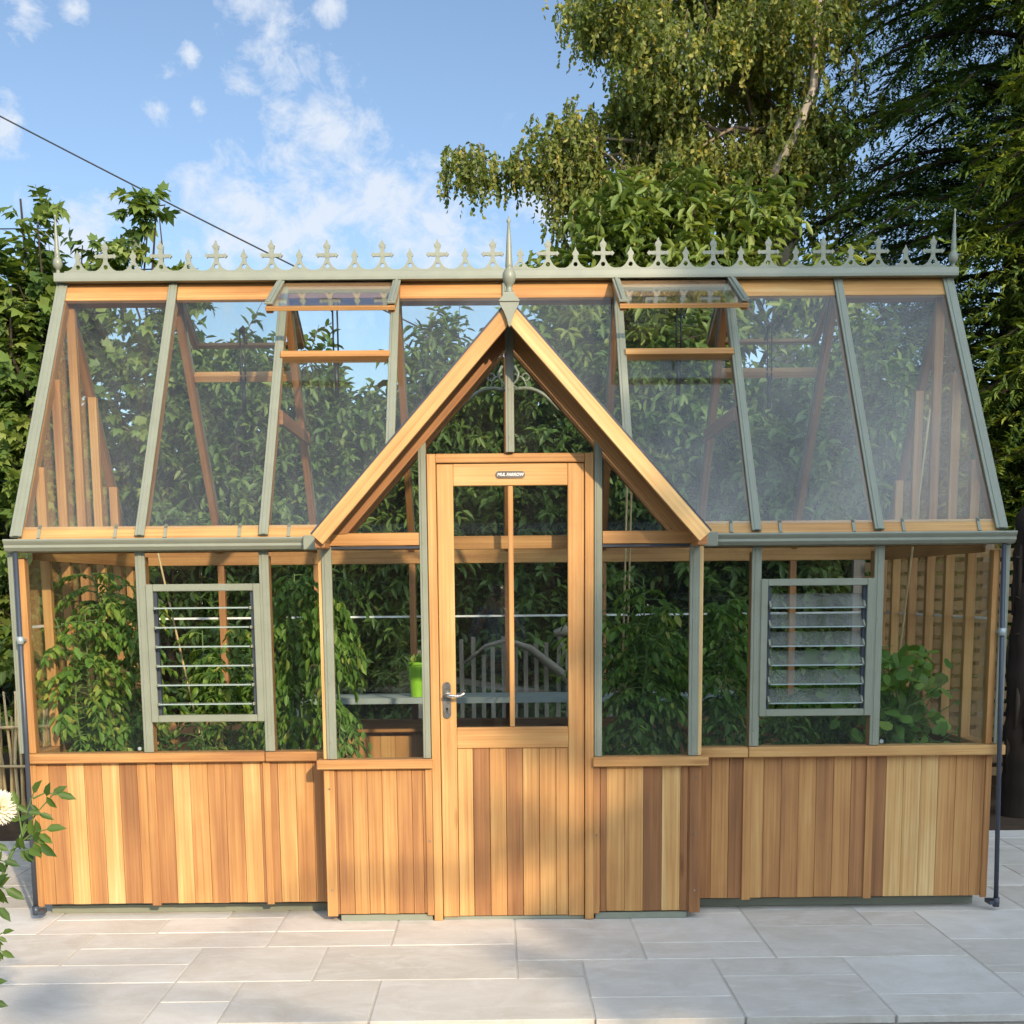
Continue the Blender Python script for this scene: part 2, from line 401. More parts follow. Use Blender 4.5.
def twigs(P, D, tl, m, L, Wd, droop, spread=.85):
    """m leaves along each twig that starts at P and grows along D"""
    n = len(P); D = unit(D); tl = np.broadcast_to(np.asarray(tl, float), (n,))
    X = unit(np.cross(D, rdir(n))); Y = np.cross(D, X)
    j = np.arange(m); tt = (j + .7) / m
    ang = j * 2.4
    pos = P[:, None] + D[:, None] * (tt[None, :, None] * tl[:, None, None])
    pos[..., 2] -= droop * .25 * (tt[None] ** 2) * tl[:, None]
    rad = X[:, None] * np.cos(ang)[None, :, None] + Y[:, None] * np.sin(ang)[None, :, None]
    A = rad * spread + D[:, None] * .55 + rng.normal(size=(n, m, 3)) * .22
    A[..., 2] -= droop
    Nn = np.array([0, 0, 1.]) + D[:, None] * .3 + rng.normal(size=(n, m, 3)) * .4
    s = rng.uniform(.7, 1.15, (n, m))
    return pos.reshape(-1, 3), A.reshape(-1, 3), Nn.reshape(-1, 3), (L * s).ravel(), (Wd * s).ravel()
def limb_pts(a, b, n=6, sag=.0, wob=.06):
    a, b = Vector(a), Vector(b); out = []
    L = (b - a).length
    for i in range(n):
        q = i / (n - 1); p = a.lerp(b, q)
        p.z += math.sin(q * math.pi) * L * sag
        if 0 < i < n - 1: p += Vector([random.uniform(-1, 1) for _ in range(3)]) * wob * L * .5
        out.append(p)
    return out

def shrub(name, label, cat, base, ells, n_tw, m, L, Wd, shape, mat, tl=.35, droop=.25, trunk=.06, nl=9, tint=(.45, .22), group=None, bark=None, bias=.35, crown='crown', stem='trunk', up=.35):
    root = empty(name, base); tag(root, label, cat, group)
    b = np.array(base, float)
    E = [(e[0] - b[0], e[1] - b[1], e[2] - b[2], e[3], e[4], e[5]) for e in ells]
    P, D = in_ells(E, n_tw, bias)
    D = D + rng.normal(size=D.shape) * .45; D[:, 2] += up
    P0 = P - unit(D) * tl * .6
    a = twigs(P0, D, tl * rng.uniform(.6, 1.2, n_tw), m, L, Wd, droop)
    cl_t = np.repeat(rng.normal(0, tint[1] * .8, n_tw), m)
    tn = tint[0] + cl_t + rng.normal(0, tint[1] * .6, n_tw * m)
    leaves(crown, *a, shape, tn, mat, root)
    mb = MB()
    top = max(e[2] + e[5] for e in E)
    mb.tube(limb_pts((0, 0, -.05), (E[0][0] * .5, E[0][1] * .5, E[0][2]), 7, 0, .03), [trunk * (1 - .08 * i) for i in range(7)], 8, .4)
    for i in range(nl):
        e = E[i % len(E)]; d = Vector(rdir(1)[0]); d.z = abs(d.z)
        tgt = Vector(e[:3]) + Vector((d.x * e[3], d.y * e[4], d.z * e[5])) * .85
        st = Vector((E[0][0] * .5, E[0][1] * .5, E[0][2])) * random.uniform(.25, .95)
        r = trunk * random.uniform(.35, .6)
        mb.tube(limb_pts(st, tgt, 7, .06, .05), [r * (1 - .13 * k) for k in range(7)], 6, .45)
    # a thin twig for every third spray
    for i in range(0, n_tw, 3):
        p = Vector(P0[i]); d = Vector(D[i]).normalized()
        mb.tube([p - d * tl * .5, p, p + d * tl * .9], [.006, .005, .002], 3, .5, False)
    mb.build(stem, bark or M_bark, root)
    return root
def copy_tree(o, parent=None):
    c = o.copy(); COL.objects.link(c); c.parent = parent
    for ch in list(o.children): copy_tree(ch, c)
    return c

# ------------------------------------------------------------------ ground and paving
g = MB(); g.box(-150, 150, -150, 150, -.62, -.12, .5)
tag(g.build('ground', M_soil), kind='structure')
bed = MB()
bed.box(-2.28, 2.28, .14, 1.92, -.1, .30)
def paving(name, x0, x1, y0, y1, seed):
    rr = random.Random(seed)
    q = .285; nx = int(round((x1 - x0) / q)); ny = int(round((y1 - y0) / q))
    qx = (x1 - x0) / nx; qy = (y1 - y0) / ny
    used = [[0] * ny for _ in range(nx)]
    mb = MB()
    sizes = [(3, 2), (3, 2), (2, 2), (3, 1), (2, 1), (4, 2), (2, 2), (1, 1), (2, 1)]
    for j in range(ny):
        for i in range(nx):
            if used[i][j]: continue
            rr.shuffle(sizes)
            for (a, b) in sizes + [(2, 1), (1, 2), (1, 1)]:
                if i + a > nx or j + b > ny: continue
                if any(used[i + p][j + s] for p in range(a) for s in range(b)): continue
                for p in range(a):
                    for s in range(b): used[i + p][j + s] = 1
                gap = .005; dz = rr.uniform(-.0015, .0015)
                mb.box(x0 + i * qx + gap, x0 + (i + a) * qx - gap, y0 + j * qy + gap, y0 + (j + b) * qy - gap, -.03, dz, min(1, max(0, rr.gauss(.5, .3))))
                break
    o = mb.build(name, M_paving, None, .002)
    tag(o, kind='structure'); return o
paving('paving', -5.7, 5.13, -1.78, 2.21, 4)
mo = MB(); mo.box(-5.68, 5.11, -1.76, 2.19, -.1, -.003)
tag(mo.build('paving_bed', M_mortar), kind='structure')

gv = MB(); gv.box(-14, 14, -16, -2.05, -.118, -.07)  # unseen pale ground, added behind the viewer to bounce light onto the front wall
tag(gv.build('bounce_gravel', plain('pale_bounce_gravel', (.30, .27, .22), .9, 0, .3, 30, .2, .6)), kind='structure')
# ------------------------------------------------------------------ GREENHOUSE
GH = empty('greenhouse', (0, 0, 0))
tag(GH, 'cedar and sage green greenhouse with a pointed door porch and crested ridge', 'greenhouse')
XB = [-2.397, -1.785, -1.19, -.595, 0, .595, 1.19, 1.785, 2.397]
ZE, ZR, ZS, DEP = 1.863, 3.25, .828, 2.0
YP = -.155                       # porch wall plane
SL = V(0, 1, 1.387).normalized()          # up the front slope
NF = V(0, -1.387, 1).normalized()         # outward normal of the front slope
def roofp(x, z, off=0., back=False):
    y = (z - ZE) / 1.387
    p = V(x, y, z) + NF * off
    if back: p = V(p.x, DEP - p.y, p.z)
    return p

# --- boarding panels (boards are the panel's own pattern)
def boards(x0, x1, tints, z0, z1, yf, battens=(), widths=None, parent=GH, th=.02):
    mb = MB(); n = len(tints)
    ws = widths or [1] * n; tot = sum(ws); x = x0
    for tt, w in zip(tints, ws):
        dx = (x1 - x0) * w / tot
        j = random.uniform(-.0015, .0015)
        mb.box(x + .0007, x + dx - .0007, yf + j, yf + th, z0 + random.uniform(0, .003), z1, tt, 'z')
        x += dx
    mb.box(x0, x1, yf + .012, yf + th + .01, z0 + .01, z1 - .002, .1, 'z')
    for (bx, bw, tt) in battens:
        mb.box(bx - bw / 2, bx + bw / 2, yf - .008, yf + .004, z0 - .008, z1, tt, 'z')
    return mb
boards(-2.375, -.90, [.44, .40, .80, .50, .86, .28, .48, .32, .72, .60, .40, .52, .68, .36, .70, .54, .42], .066, .78, -.012,
       [(-1.785, .043, .42), (-1.215, .035, .5), (-2.362, .03, .4)]).build('boarding_panel', M_cedar, GH, .0015)
boards(.90, 2.375, [.22, .5, .16, .62, .38, .4, .58, .34, .48, .3, .12, .8, .84, .86, .62, .56, .4], .062, .775, -.012,
       [(1.165, .043, .5), (1.775, .04, .35), (2.362, .03, .38)]).build('boarding_panel', M_cedar, GH, .0015)
boards(-.912, -.392, [.5, .18, .42, .46, .44, .5, .40, .36, .2, .48], .037, .757, YP - .012,
       [(-.888, .05, .6), (-.408, .032, .5)], [.05, .022, .085, .085, .085, .085, .085, .06, .025, .03]).build('boarding_panel', M_cedar, GH, .0015)
boards(.392, .912, [.36, .14, .68, .72, .1, .86, .24, .12], .037, .757, YP - .012,
       [(.405, .028, .34), (.885, .055, .14)], [.03, .028, .086, .086, .086, .086, .035, .06]).build('boarding_panel', M_cedar, GH, .0015)
for sx in (-1, 1):                 # end walls, porch returns
    mb = MB(); n = 24
    for i in range(n):
        y0 = .0 + i * DEP / n
        a, b = (2.365, 2.385) if sx > 0 else (-2.385, -2.365)
        mb.box(a, b, y0 + .001, y0 + DEP / n - .001, .066, .78, random.uniform(.2, .8), 'z')
    mb.build('boarding_panel', M_cedar, GH)
    mb = MB(); a, b = (.895, .913) if sx > 0 else (-.913, -.895)
    mb.box(a, b, YP + .001, -.08, .04, .757, .4, 'z'); mb.box(a, b, -.078, -.013, .04, .757, .55, 'z')
    mb.build('boarding_panel', M_cedar, GH)
mb = MB()
for i in range(52):
    x0 = -2.364 + i * 4.728 / 52
    mb.box(x0 + .001, x0 + 4.728 / 52 - .001, DEP - .02, DEP, .066, .72, random.uniform(.2, .8), 'z')
mb.build('boarding_panel', M_cedar, GH)
for (x, z) in ((.885, .70), (.885, .42), (.885, .14), (.405, .42), (-.888, .66), (-.888, .16), (-.408, .40)):
    mb = MB(); mb.tube([(x, YP - .020, z), (x, YP - .0225, z)], .0042, 8); mb.build('nail', M_steel, GH)
# --- plinth
mb = MB()
mb.box(-2.345, -.86, .085, .11, 0, .064); mb.box(.86, 2.345, .085, .11, 0, .064)
mb.box(-2.345, -2.295, .112, 1.98, 0, .06); mb.box(2.295, 2.345, .112, 1.98, 0, .06); mb.box(-2.28, 2.28, 1.93, 1.98, 0, .06)
mb.box(-.85, -.40, YP - .004, YP + .05, 0, .032); mb.box(.40, .85, YP - .004, YP + .05, 0, .032); mb.box(-.345, .345, YP + .004, YP + .05, 0, .017)
mb.box(-2.345, -.87, .078, .084, .036, .042); mb.box(.87, 2.345, .078, .084, .036, .042)
mb.build('base_plinth', M_sage, GH, .002)
# --- sills
def sill(x0, x1, y0, y1, z0, z1, tint, g=None):
    mb = MB(); mb.box(x0, x1, y0, y1, z0, z1, tint, g); mb.build('sill', M_cedar, GH, .004)
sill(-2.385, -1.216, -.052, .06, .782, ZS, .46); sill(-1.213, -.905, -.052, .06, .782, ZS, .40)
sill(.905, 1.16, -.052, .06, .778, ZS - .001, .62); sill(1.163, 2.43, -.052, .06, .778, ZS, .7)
sill(-.943, -.386, YP - .045, YP + .05, .757, .803, .52); sill(.386, .943, YP - .045, YP + .05, .757, .803, .55)
sill(-2.41, -2.33, .063, 1.95, .78, ZS, .5); sill(2.33, 2.41, .063, 1.95, .78, ZS, .5)
sill(-2.33, 2.33, DEP - .09, DEP + .01, .722, .80, .4)
# --- sage glazing bars and the cedar posts behind them
def bar(a, b, w, th, side, screws=0, name='glazing_bar'):
    mb = MB(); mb.beam(a, b, w, th, side)
    a, b = Vector(a), Vector(b); d = (b - a).normalized(); n = d.cross(Vector(side)).normalized()
    mb.beam(a, b, w * .45, th + .006, side)
    if n.y > 0: n = -n
    for i in range(screws):
        p = a.lerp(b, (i + .3) / (screws - .4)) + n * (th / 2 + .002)
        mb.tube([p, p + n * .004], .006, 8, .9)
    return mb.build(name, M_sage, GH, .002)
def post(x0, x1, y0, y1, z0, z1, tint=None):
    mb = MB(); mb.box(x0, x1, y0, y1, z0, z1, tint, 'z'); mb.build('post', M_cedar, GH, .002)
for k in (1, 2, 6, 7):
    bar((XB[k], -.022, ZS + .002), (XB[k], -.022, 1.80), .047, .014, (1, 0, 0), 4)
    post(XB[k] - .022, XB[k] + .022, -.010, .055, ZS + .001, 1.775, .5)
for sx in (-1, 1):
    bar((sx * 2.400, -.018, ZS + .002), (sx * 2.400, -.018, 1.80), .040, .014, (1, 0, 0))
    post(min(sx * 2.345, sx * 2.378), max(sx * 2.345, sx * 2.378), -.008, .05, ZS + .001, 1.775, .55)
    for (x, w, z1) in ((.870, .047, 1.81), (.412, .036, 2.40)):
        bar((sx * x, YP - .016, .805), (sx * x, YP - .016, z1), w, .014, (1, 0, 0), 4)
        post(min(sx * (x - .018), sx * (x + .018)), max(sx * (x - .018), sx * (x + .018)), YP - .007, YP + .05, .804, z1 - .03, .55)
    post(min(sx * .893, sx * .912), max(sx * .893, sx * .912), YP - .012, YP + .03, .804, 1.80, .9)      # porch corner
    post(min(sx * .893, sx * .912), max(sx * .893, sx * .912), -.045, -.0, ZS + .001, 1.80, .6)
    for i, y in enumerate((.33, .67, 1.0, 1.33, 1.67)):            # end wall studs run up to the roof
        zt = ZE + 1.387 * (y if y <= 1 else 2 - y) - .09
        x0, x1 = (2.325, 2.372) if sx > 0 else (-2.372, -2.325)
        mb = MB(); mb.box(x0, x1, y - .021, y + .021, ZS + .001, zt, random.uniform(.45, .7), 'z'); mb.build('post', M_cedar, GH, .002)
    post(min(sx * 2.33, sx * 2.374), max(sx * 2.33, sx * 2.374), DEP - .05, DEP, ZS, 1.775, .5)
    mb = MB(); x0, x1 = (2.31, 2.324) if sx > 0 else (-2.324, -2.31)
    mb.box(x0, x1, .05, 1.95, 1.765, 1.855, .5); mb.build('eaves_plate', M_cedar, GH, .002)
for k in range(1, 8):
    post(XB[k] - .02, XB[k] + .02, DEP - .055, DEP - .005, .801, 1.77, .3)
# --- plates, eaves boards, gutters
mb = MB(); mb.box(-2.33, 2.33, DEP - .06, DEP - .02, 1.771, 1.862, .5); mb.build('eaves_plate', M_cedar, GH, .002)
for s in (-1, 1):
    a, b = sorted((s * .915, s * 2.31))
    mb = MB(); mb.box(a, b, .0, .05, 1.795, 1.862, .5); mb.build('eaves_plate', M_cedar, GH, .002)
    # sloping cedar strip under the panes
    x0, x1 = sorted((s * .93, s * 2.375))
    mb = MB(); p0 = roofp(x0, 1.896, -.012); p1 = roofp(x1, 1.896, -.012)
    mb.beam(p0, p1, .075, .022, SL, .62); mb.build('eaves_board', M_cedar, GH, .002)
    for k in (range(0, 3) if s < 0 else range(5, 8)):
        for q in (.2, .8):
            x = XB[k] + (XB[k + 1] - XB[k]) * q
            if abs(x) < .93: continue
            mb = MB(); mb.beam(roofp(x, 1.866, .003), roofp(x, 1.93, .003), .014, .006, (1, 0, 0)); mb.build('glazing_clip', M_sage, GH)
    # gutter with an ogee face
    prof = [(0, 1.856), (-.012, 1.862), (-.108, 1.862), (-.113, 1.855), (-.108, 1.846), (-.098, 1.834), (-.100, 1.822), (-.085, 1.806), (-.06, 1.801), (-.003, 1.801)]
    x0, x1 = sorted((s * .985, s * (2.408 if s < 0 else 2.418)))
    mb = MB(); mb.poly([(x0, y, z) for y, z in prof], (x1 - x0, 0, 0)); go = mb.build('gutter', M_sage, GH, .001)
    x0, x1 = sorted((s * .905, s * .984))                            # stop end by the porch
    mb = MB(); mb.poly([(x0, -.003, 1.80), (x1, -.003, 1.80), (x1, -.003, 1.867), (x0, -.003, 1.867)], (0, -.13, 0)); mb.build('gutter_end', M_sage, GH, .004)
    # downpipe
    if s < 0: a, b = V(-2.362, -.075, 1.80), V(-2.372, -.075, .03)
    else: a, b = V(2.368, -.075, 1.80), V(2.408, -.075, .02)
    mb = MB(); mb.tube([a, b], .0115, 14); mb.tube([b + V(0, 0, .0), b + V(0, 0, .045)], .017, 12)
    dp = mb.build('downpipe', M_anth, GH)
    mb = MB(); c = a.lerp(b, .235); mb.tube([c - V(0, 0, .018), c + V(0, 0, .018)], .018, 12); mb.beam(c, c + V(0, .07, 0), .02, .012); mb.build('pipe_clip', M_benchmetal, dp)
    mb = MB(); x0, x1 = sorted((b.x - s * .035, b.x)); mb.box(x0, x1, -.085, -.01, .03, .05); mb.build('pipe_shoe', M_anth, dp)
# --- roof bars and rafters
ZB0 = {0: 1.868, 1: 1.868, 2: 1.868, 3: 2.22, 4: 2.88, 5: 2.22, 6: 1.868, 7: 1.868, 8: 1.868}
for k in range(9):
    x = XB[k] + (.018 if k == 0 else -.018 if k == 8 else 0)
    w = .058 if k in (0, 8) else .046
    z0 = ZB0[k]; z1 = 3.243
    bar(roofp(x, z0, .014), roofp(x, z1, .014), w, .014, (1, 0, 0), 0)
    xr = x + (.012 if k == 0 else -.012 if k == 8 else 0)
    mb = MB(); mb.beam(roofp(xr, z0 + .03, -.033), roofp(xr, z1 - .02, -.033), .036, .062, (1, 0, 0), .42); mb.build('rafter', M_cedar, GH, .002)
    bar(roofp(x, 1.868, .014, True), roofp(x, z1, .014, True), w, .014, (1, 0, 0), 0)
    mb = MB(); mb.beam(roofp(xr, 1.88, -.033, True), roofp(xr, z1 - .02, -.033, True), .036, .062, (1, 0, 0), .22); mb.build('rafter', M_cedar, GH, .002)
# --- panes
def pane(pts, off, mat=M_roofglass, parent=GH, name='glass_pane'):
    mb = MB(); mb.poly(pts, off); return mb.build(name, mat, parent)
def roofpane(xz, back=False):
    pts = [roofp(x, z, .002, back) for x, z in xz]; n = NF.copy()
    if back: n = V(0, 1.387, 1).normalized()
    pane(pts, n * .004)
for s in (-1, 1):
    for k in ((0, 1) if s < 0 else (6, 7)):
        a, b = XB[k] + .02, XB[k + 1] - .02
        roofpane([(a, 1.91), (b, 1.91), (b, 3.16), (a, 3.16)])
    roofpane([(s * 1.172, 1.91), (s * .862, 1.91), (s * .613, 2.185), (s * .613, 2.795), (s * 1.172, 2.795)])
    roofpane([(s * .577, 2.225), (s * .022, 2.835), (s * .022, 3.16), (s * .577, 3.16)])
    for k in range(4) if s < 0 else range(4, 8):
        a, b = XB[k] + .02, XB[k + 1] - .02
        zt = 2.75 if k in (1, 6) else 3.16
        roofpane([(a, 1.90), (b, 1.90), (b, zt), (a, zt)], True)
# ridge board faces and cap
for back in (False, True):
    for k in range(8):
        a, b = XB[k] + (.044 if k == 0 else .024), XB[k + 1] - (.044 if k == 7 else .024)
        if (not back and k in (2, 5)) or (back and k in (1, 6)): continue
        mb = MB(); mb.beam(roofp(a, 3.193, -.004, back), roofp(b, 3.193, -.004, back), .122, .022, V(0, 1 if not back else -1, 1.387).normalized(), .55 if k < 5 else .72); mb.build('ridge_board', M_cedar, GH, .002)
mb = MB(); mb.poly([(-2.41, .925, 3.246), (-2.41, 1.075, 3.246), (-2.41, 1.075, 3.262), (-2.41, 1.02, 3.299), (-2.41, .98, 3.299), (-2.41, .93, 3.292), (-2.41, .925, 3.262)], (4.832, 0, 0))
mb.build('ridge_cap', M_sage, GH, .002)
mb = MB(); mb.box(-2.37, 2.37, .985, 1.015, 3.165, 3.244, .35); mb.build('ridge_beam', M_cedar, GH)
# --- cresting: alternate crosses and small spikes with pierced feet
def crest_unit(mb, x, prof):
    z0 = 3.309; hz, hr = .023, .0118; th = .006
    zs = sorted(set([p[0] for p in prof] + [hz + hr * math.sin(R(a)) for a in range(-90, 91, 30)]))
    def wz(z):
        for (a, wa), (b, wb) in zip(prof, prof[1:]):
            if a <= z <= b: return wa + (wb - wa) * (z - a) / max(1e-9, b - a)
        return prof[-1][1]
    def hz_(z): return math.sqrt(max(0, hr * hr - (z - hz) ** 2))
    for i in range(len(zs) - 1):
        a, b = zs[i], zs[i + 1]
        for s in (-1, 1):
            if i == 0 and prof is cross:
                for (bx, bz, bw, bh) in ((s * .049, .079, .012, .0135), (0, .128, .0195, .016) if s > 0 else (0, .079, .017, .017)):
                    mb.poly([(x + bx - bw, 1 - .0075, z0 + bz), (x + bx, 1 - .0075, z0 + bz - bh), (x + bx + bw, 1 - .0075, z0 + bz), (x + bx, 1 - .0075, z0 + bz + bh)], (0, .015, 0))
            q = [(x + s * hz_(a), a), (x + s * wz(a), a), (x + s * wz(b), b), (x + s * hz_(b), b)]
            mb.poly([(px, 1 - th, z0 + pz) for px, pz in q], (0, 2 * th, 0))
foot = [(0, .0735), (.003, .0735), (.0045, .058), (.008, .048), (.014, .0375), (.024, .0275), (.036, .0195), (.047, .0140), (.053, .0105), (.057, .0125), (.061, .0105)]
cross = foot + [(.069, .0125), (.0700, .028), (.0708, .042), (.0745, .052), (.079, .060), (.0835, .052), (.0872, .042), (.088, .028), (.089, .0125), (.098, .0115), (.108, .0115), (.118, .0175), (.128, .018), (.137, .0115), (.144, .0055), (.157, .0025)]
small = foot + [(.067, .012), (.073, .0185), (.082, .0165), (.092, .009), (.099, .005), (.110, .002)]
mb = MB(); CX0, CX1 = -2.148, 2.301; CP = (CX1 - CX0) / 15
for i in range(16):
    crest_unit(mb, CX0 + i * CP, cross); 
    crest_unit(mb, CX0 + (i - .5) * CP, small)
mb.box(-2.37, 2.375, .9925, 1.0075, 3.297, 3.313)
mb.build('ridge_cresting', M_sage, GH)
fin = [(.018, 0), (.018, .006), (.010, .012), (.010, .026), (.016, .030), (.022, .040), (.0255, .055), (.024, .070), (.017, .084), (.012, .09), (.0145, .097), (.014, .11), (.009, .2), (.0055, .265), (.004, .29), (.007, .297), (.006, .304), (.001, .308)]
for x in (-2.405, 2.412):
    mb = MB(); mb.lathe(fin, (x, 1.0, 3.297)); mb.build('finial', M_sage, GH)
# --- porch gable
APX, APZ, EVX, EVZ, YB = 0, 2.868, .905, 1.858, -.42
for s in (-1, 1):
    d = V(s * EVX, 0, EVZ - APZ).normalized(); nn = V(-d.z * s, 0, d.x * s)    # outward normal
    if nn.z < 0: nn = -nn
    a, b = V(0, YB, APZ), V(s * EVX, YB, EVZ)
    inn = -nn * .066
    up = a.z + inn.z / 1
    # mitred at the apex
    def cut(off):                  # point on x=0 along the line shifted inwards by off
        p = a - nn * off; return p + d * ((0 - p.x) / d.x)
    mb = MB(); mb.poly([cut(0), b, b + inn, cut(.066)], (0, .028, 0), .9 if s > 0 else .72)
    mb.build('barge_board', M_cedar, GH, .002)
    mb = MB(); mb.poly([cut(-.008), b - inn * .12, b, cut(.0)], (0, .30, 0)); mb.build('barge_cap', M_anth, GH)
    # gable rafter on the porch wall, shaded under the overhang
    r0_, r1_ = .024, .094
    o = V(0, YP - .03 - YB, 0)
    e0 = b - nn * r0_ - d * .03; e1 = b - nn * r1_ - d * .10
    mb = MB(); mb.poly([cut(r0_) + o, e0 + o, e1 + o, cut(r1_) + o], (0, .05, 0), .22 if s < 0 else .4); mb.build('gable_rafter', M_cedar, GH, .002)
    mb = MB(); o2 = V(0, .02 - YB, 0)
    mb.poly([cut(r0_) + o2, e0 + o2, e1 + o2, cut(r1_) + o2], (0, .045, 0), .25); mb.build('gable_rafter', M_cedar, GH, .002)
    # purlin under the porch eaves
    mb = MB(); mb.box(min(s * .85, s * .895), max(s * .85, s * .895), YB + .03, -.01, 1.80, 1.852, .45); mb.build('eaves_plate', M_cedar, GH, .002)
    # roof glass of the porch, trimmed along the valley
    g0 = b - nn * .004
    vl = V(s * EVX, .0, EVZ); vt = V(0, .724, APZ)
    pane([V(s * .015, YB + .03, APZ - .018), V(s * .895, YB + .03, EVZ + .006), V(s * .885, .015, EVZ + .02), V(s * .015, .70, APZ - .018)], -nn * .004)
    bar(V(s * .90, .0, EVZ + .012), V(s * .012, .712, APZ + .004), .05, .010, (0, 1, 0), 0, 'valley_bar')
    # transom and panes
    mb = MB(); x0, x1 = sorted((s * .432, s * .852)); mb.box(x0, x1, YP - .025, YP + .04, 1.815, 1.873, .55); mb.build('transom', M_cedar, GH, .002)
    mb = MB(); mb.box(x0, x1, YP - .014, YP + .02, 1.800, 1.812); mb.build('transom_strip', M_anth, GH)
    pane([(x0 - .002, YP, .80), (x1 + .002, YP, .80), (x1 + .002, YP, 1.80), (x0 - .002, YP, 1.80)], (0, .004, 0), M_wallglass)
    zz = lambda x: APZ - abs(x) * (APZ - EVZ) / EVX - .145
    pane([(s * .432, YP, 1.872), (s * .78, YP, 1.872), (s * .432, YP, zz(.432) + .04)], (0, .004, 0), M_wallglass)
    pane([(s * .022, YP, 2.235), (s * .395, YP, 2.235), (s * .395, YP, zz(.395) + .04), (s * .022, YP, zz(.022) + .04)], (0, .004, 0), M_wallglass)
    pane([(s * .900, YP + .031, .80), (s * .900, -.046, .80), (s * .900, -.046, 1.80), (s * .900, YP + .031, 1.80)], (s * .004, 0, 0), M_wallglass)
bar((0, YP - .036, 2.236), (0, YP - .036, 2.80), .040, .016, (1, 0, 0), 3, 'king_post')
post(-.018, .018, YP - .026, YP + .03, 2.235, 2.75, .3)
bar((0, YB, APZ + .008), (0, .71, APZ + .008), .055, .012, (1, 0, 0), 0, 'porch_ridge_cap')
# gable finial: shield, cap, collar, ball and spire
mb = MB(); y0 = YB - .028
sh = [(-.044, 2.858), (-.040, 2.842), (-.024, 2.815), (-.012, 2.785), (-.003, 2.752), (.003, 2.752), (.012, 2.785), (.024, 2.815), (.040, 2.842), (.044, 2.858)]
mb.poly([(x, y0, z) for x, z in sh], (0, .026, 0))
o = len(mb.v)
mb.poly([(-.045, y0 - .006, 2.858), (.045, y0 - .006, 2.858), (.045, y0 - .006, 2.864), (-.045, y0 - .006, 2.864)], (0, .09, 0))
yc = y0 + .028
for (z0, w0, z1, w1) in ((2.864, .043, 2.893, .021), (2.893, .021, 2.899, .020)):
    a = [V(i * w0, yc + j * min(w0, .034), z0) for i, j in ((-1, -1), (1, -1), (1, 1), (-1, 1))]; b = [V(i * w1, yc + j * w1, z1) for i, j in ((-1, -1), (1, -1), (1, 1), (-1, 1))]
    o = len(mb.v); mb.v += a + b
    for i in range(4): mb.face((o + i, o + (i + 1) % 4, o + 4 + (i + 1) % 4, o + 4 + i), [(0, 0)] * 4, .5)
    mb.face((o + 4, o + 5, o + 6, o + 7), [(0, 0)] * 4, .5)
mb.lathe([(.018, 2.898), (.020, 2.904), (.014, 2.91), (.014, 2.924), (.017, 2.93), (.0215, 2.938), (.027, 2.95), (.0295, 2.966), (.0275, 2.982), (.02, 2.996), (.014, 3.002), (.0165, 3.008), (.016, 3.02), (.009, 3.14), (.005, 3.19), (.010, 3.200), (.004, 3.21), (.001, 3.222)], (0, yc, 0), 24)
mb.build('gable_finial', M_sage, GH)
# cast spandrel bracket inside the gable
mb = MB(); yq = .30
for s in (-1, 1):
    arc = [V(s * (.03 + .22 * q), yq, 2.585 + .02 * math.sin(q * 3) - .10 * q * q) for q in [i / 8 for i in range(9)]]
    mb.tube(arc, .010, 6)
    mb.tube([V(s * .03, yq, 2.70), V(s * .05, yq, 2.665), V(s * .045, yq, 2.635), V(s * .02, yq, 2.61), V(s * .05, yq, 2.585)], .007, 6)
    mb.tube([V(s * .03, yq, 2.66), V(s * .075, yq, 2.64), V(s * .09, yq, 2.60), V(s * .06, yq, 2.585)], .005, 6)
    mb.tube([V(s * (.085 + .018 * math.cos(a)), yq, 2.645 + .018 * math.sin(a)) for a in [i * .7 for i in range(10)]], .005, 6)
mb.tube([V(-.03, yq, 2.585), V(.03, yq, 2.585)], .010, 6)
mb.build('spandrel_bracket', M_sage, GH)
mb = MB(); mb.box(-.018, .018, .02, .05, 2.2, 2.80, .12); mb.build('post', M_cedar, GH)
# --- collar ties and knee braces
for s in (-1, 1):
    x = s * 1.19
    mb = MB(); mb.beam(roofp(x - s * .03, 2.50, -.03), roofp(x - s * .03, 2.50, -.03, True), .022, .07, (1, 0, 0), .2); mb.build('collar_tie', M_cedar, GH, .002)
mb = MB(); mb.box(-.86, .86, .005, .045, 1.80, 1.862, .4); mb.build('eaves_plate', M_cedar, GH, .002)
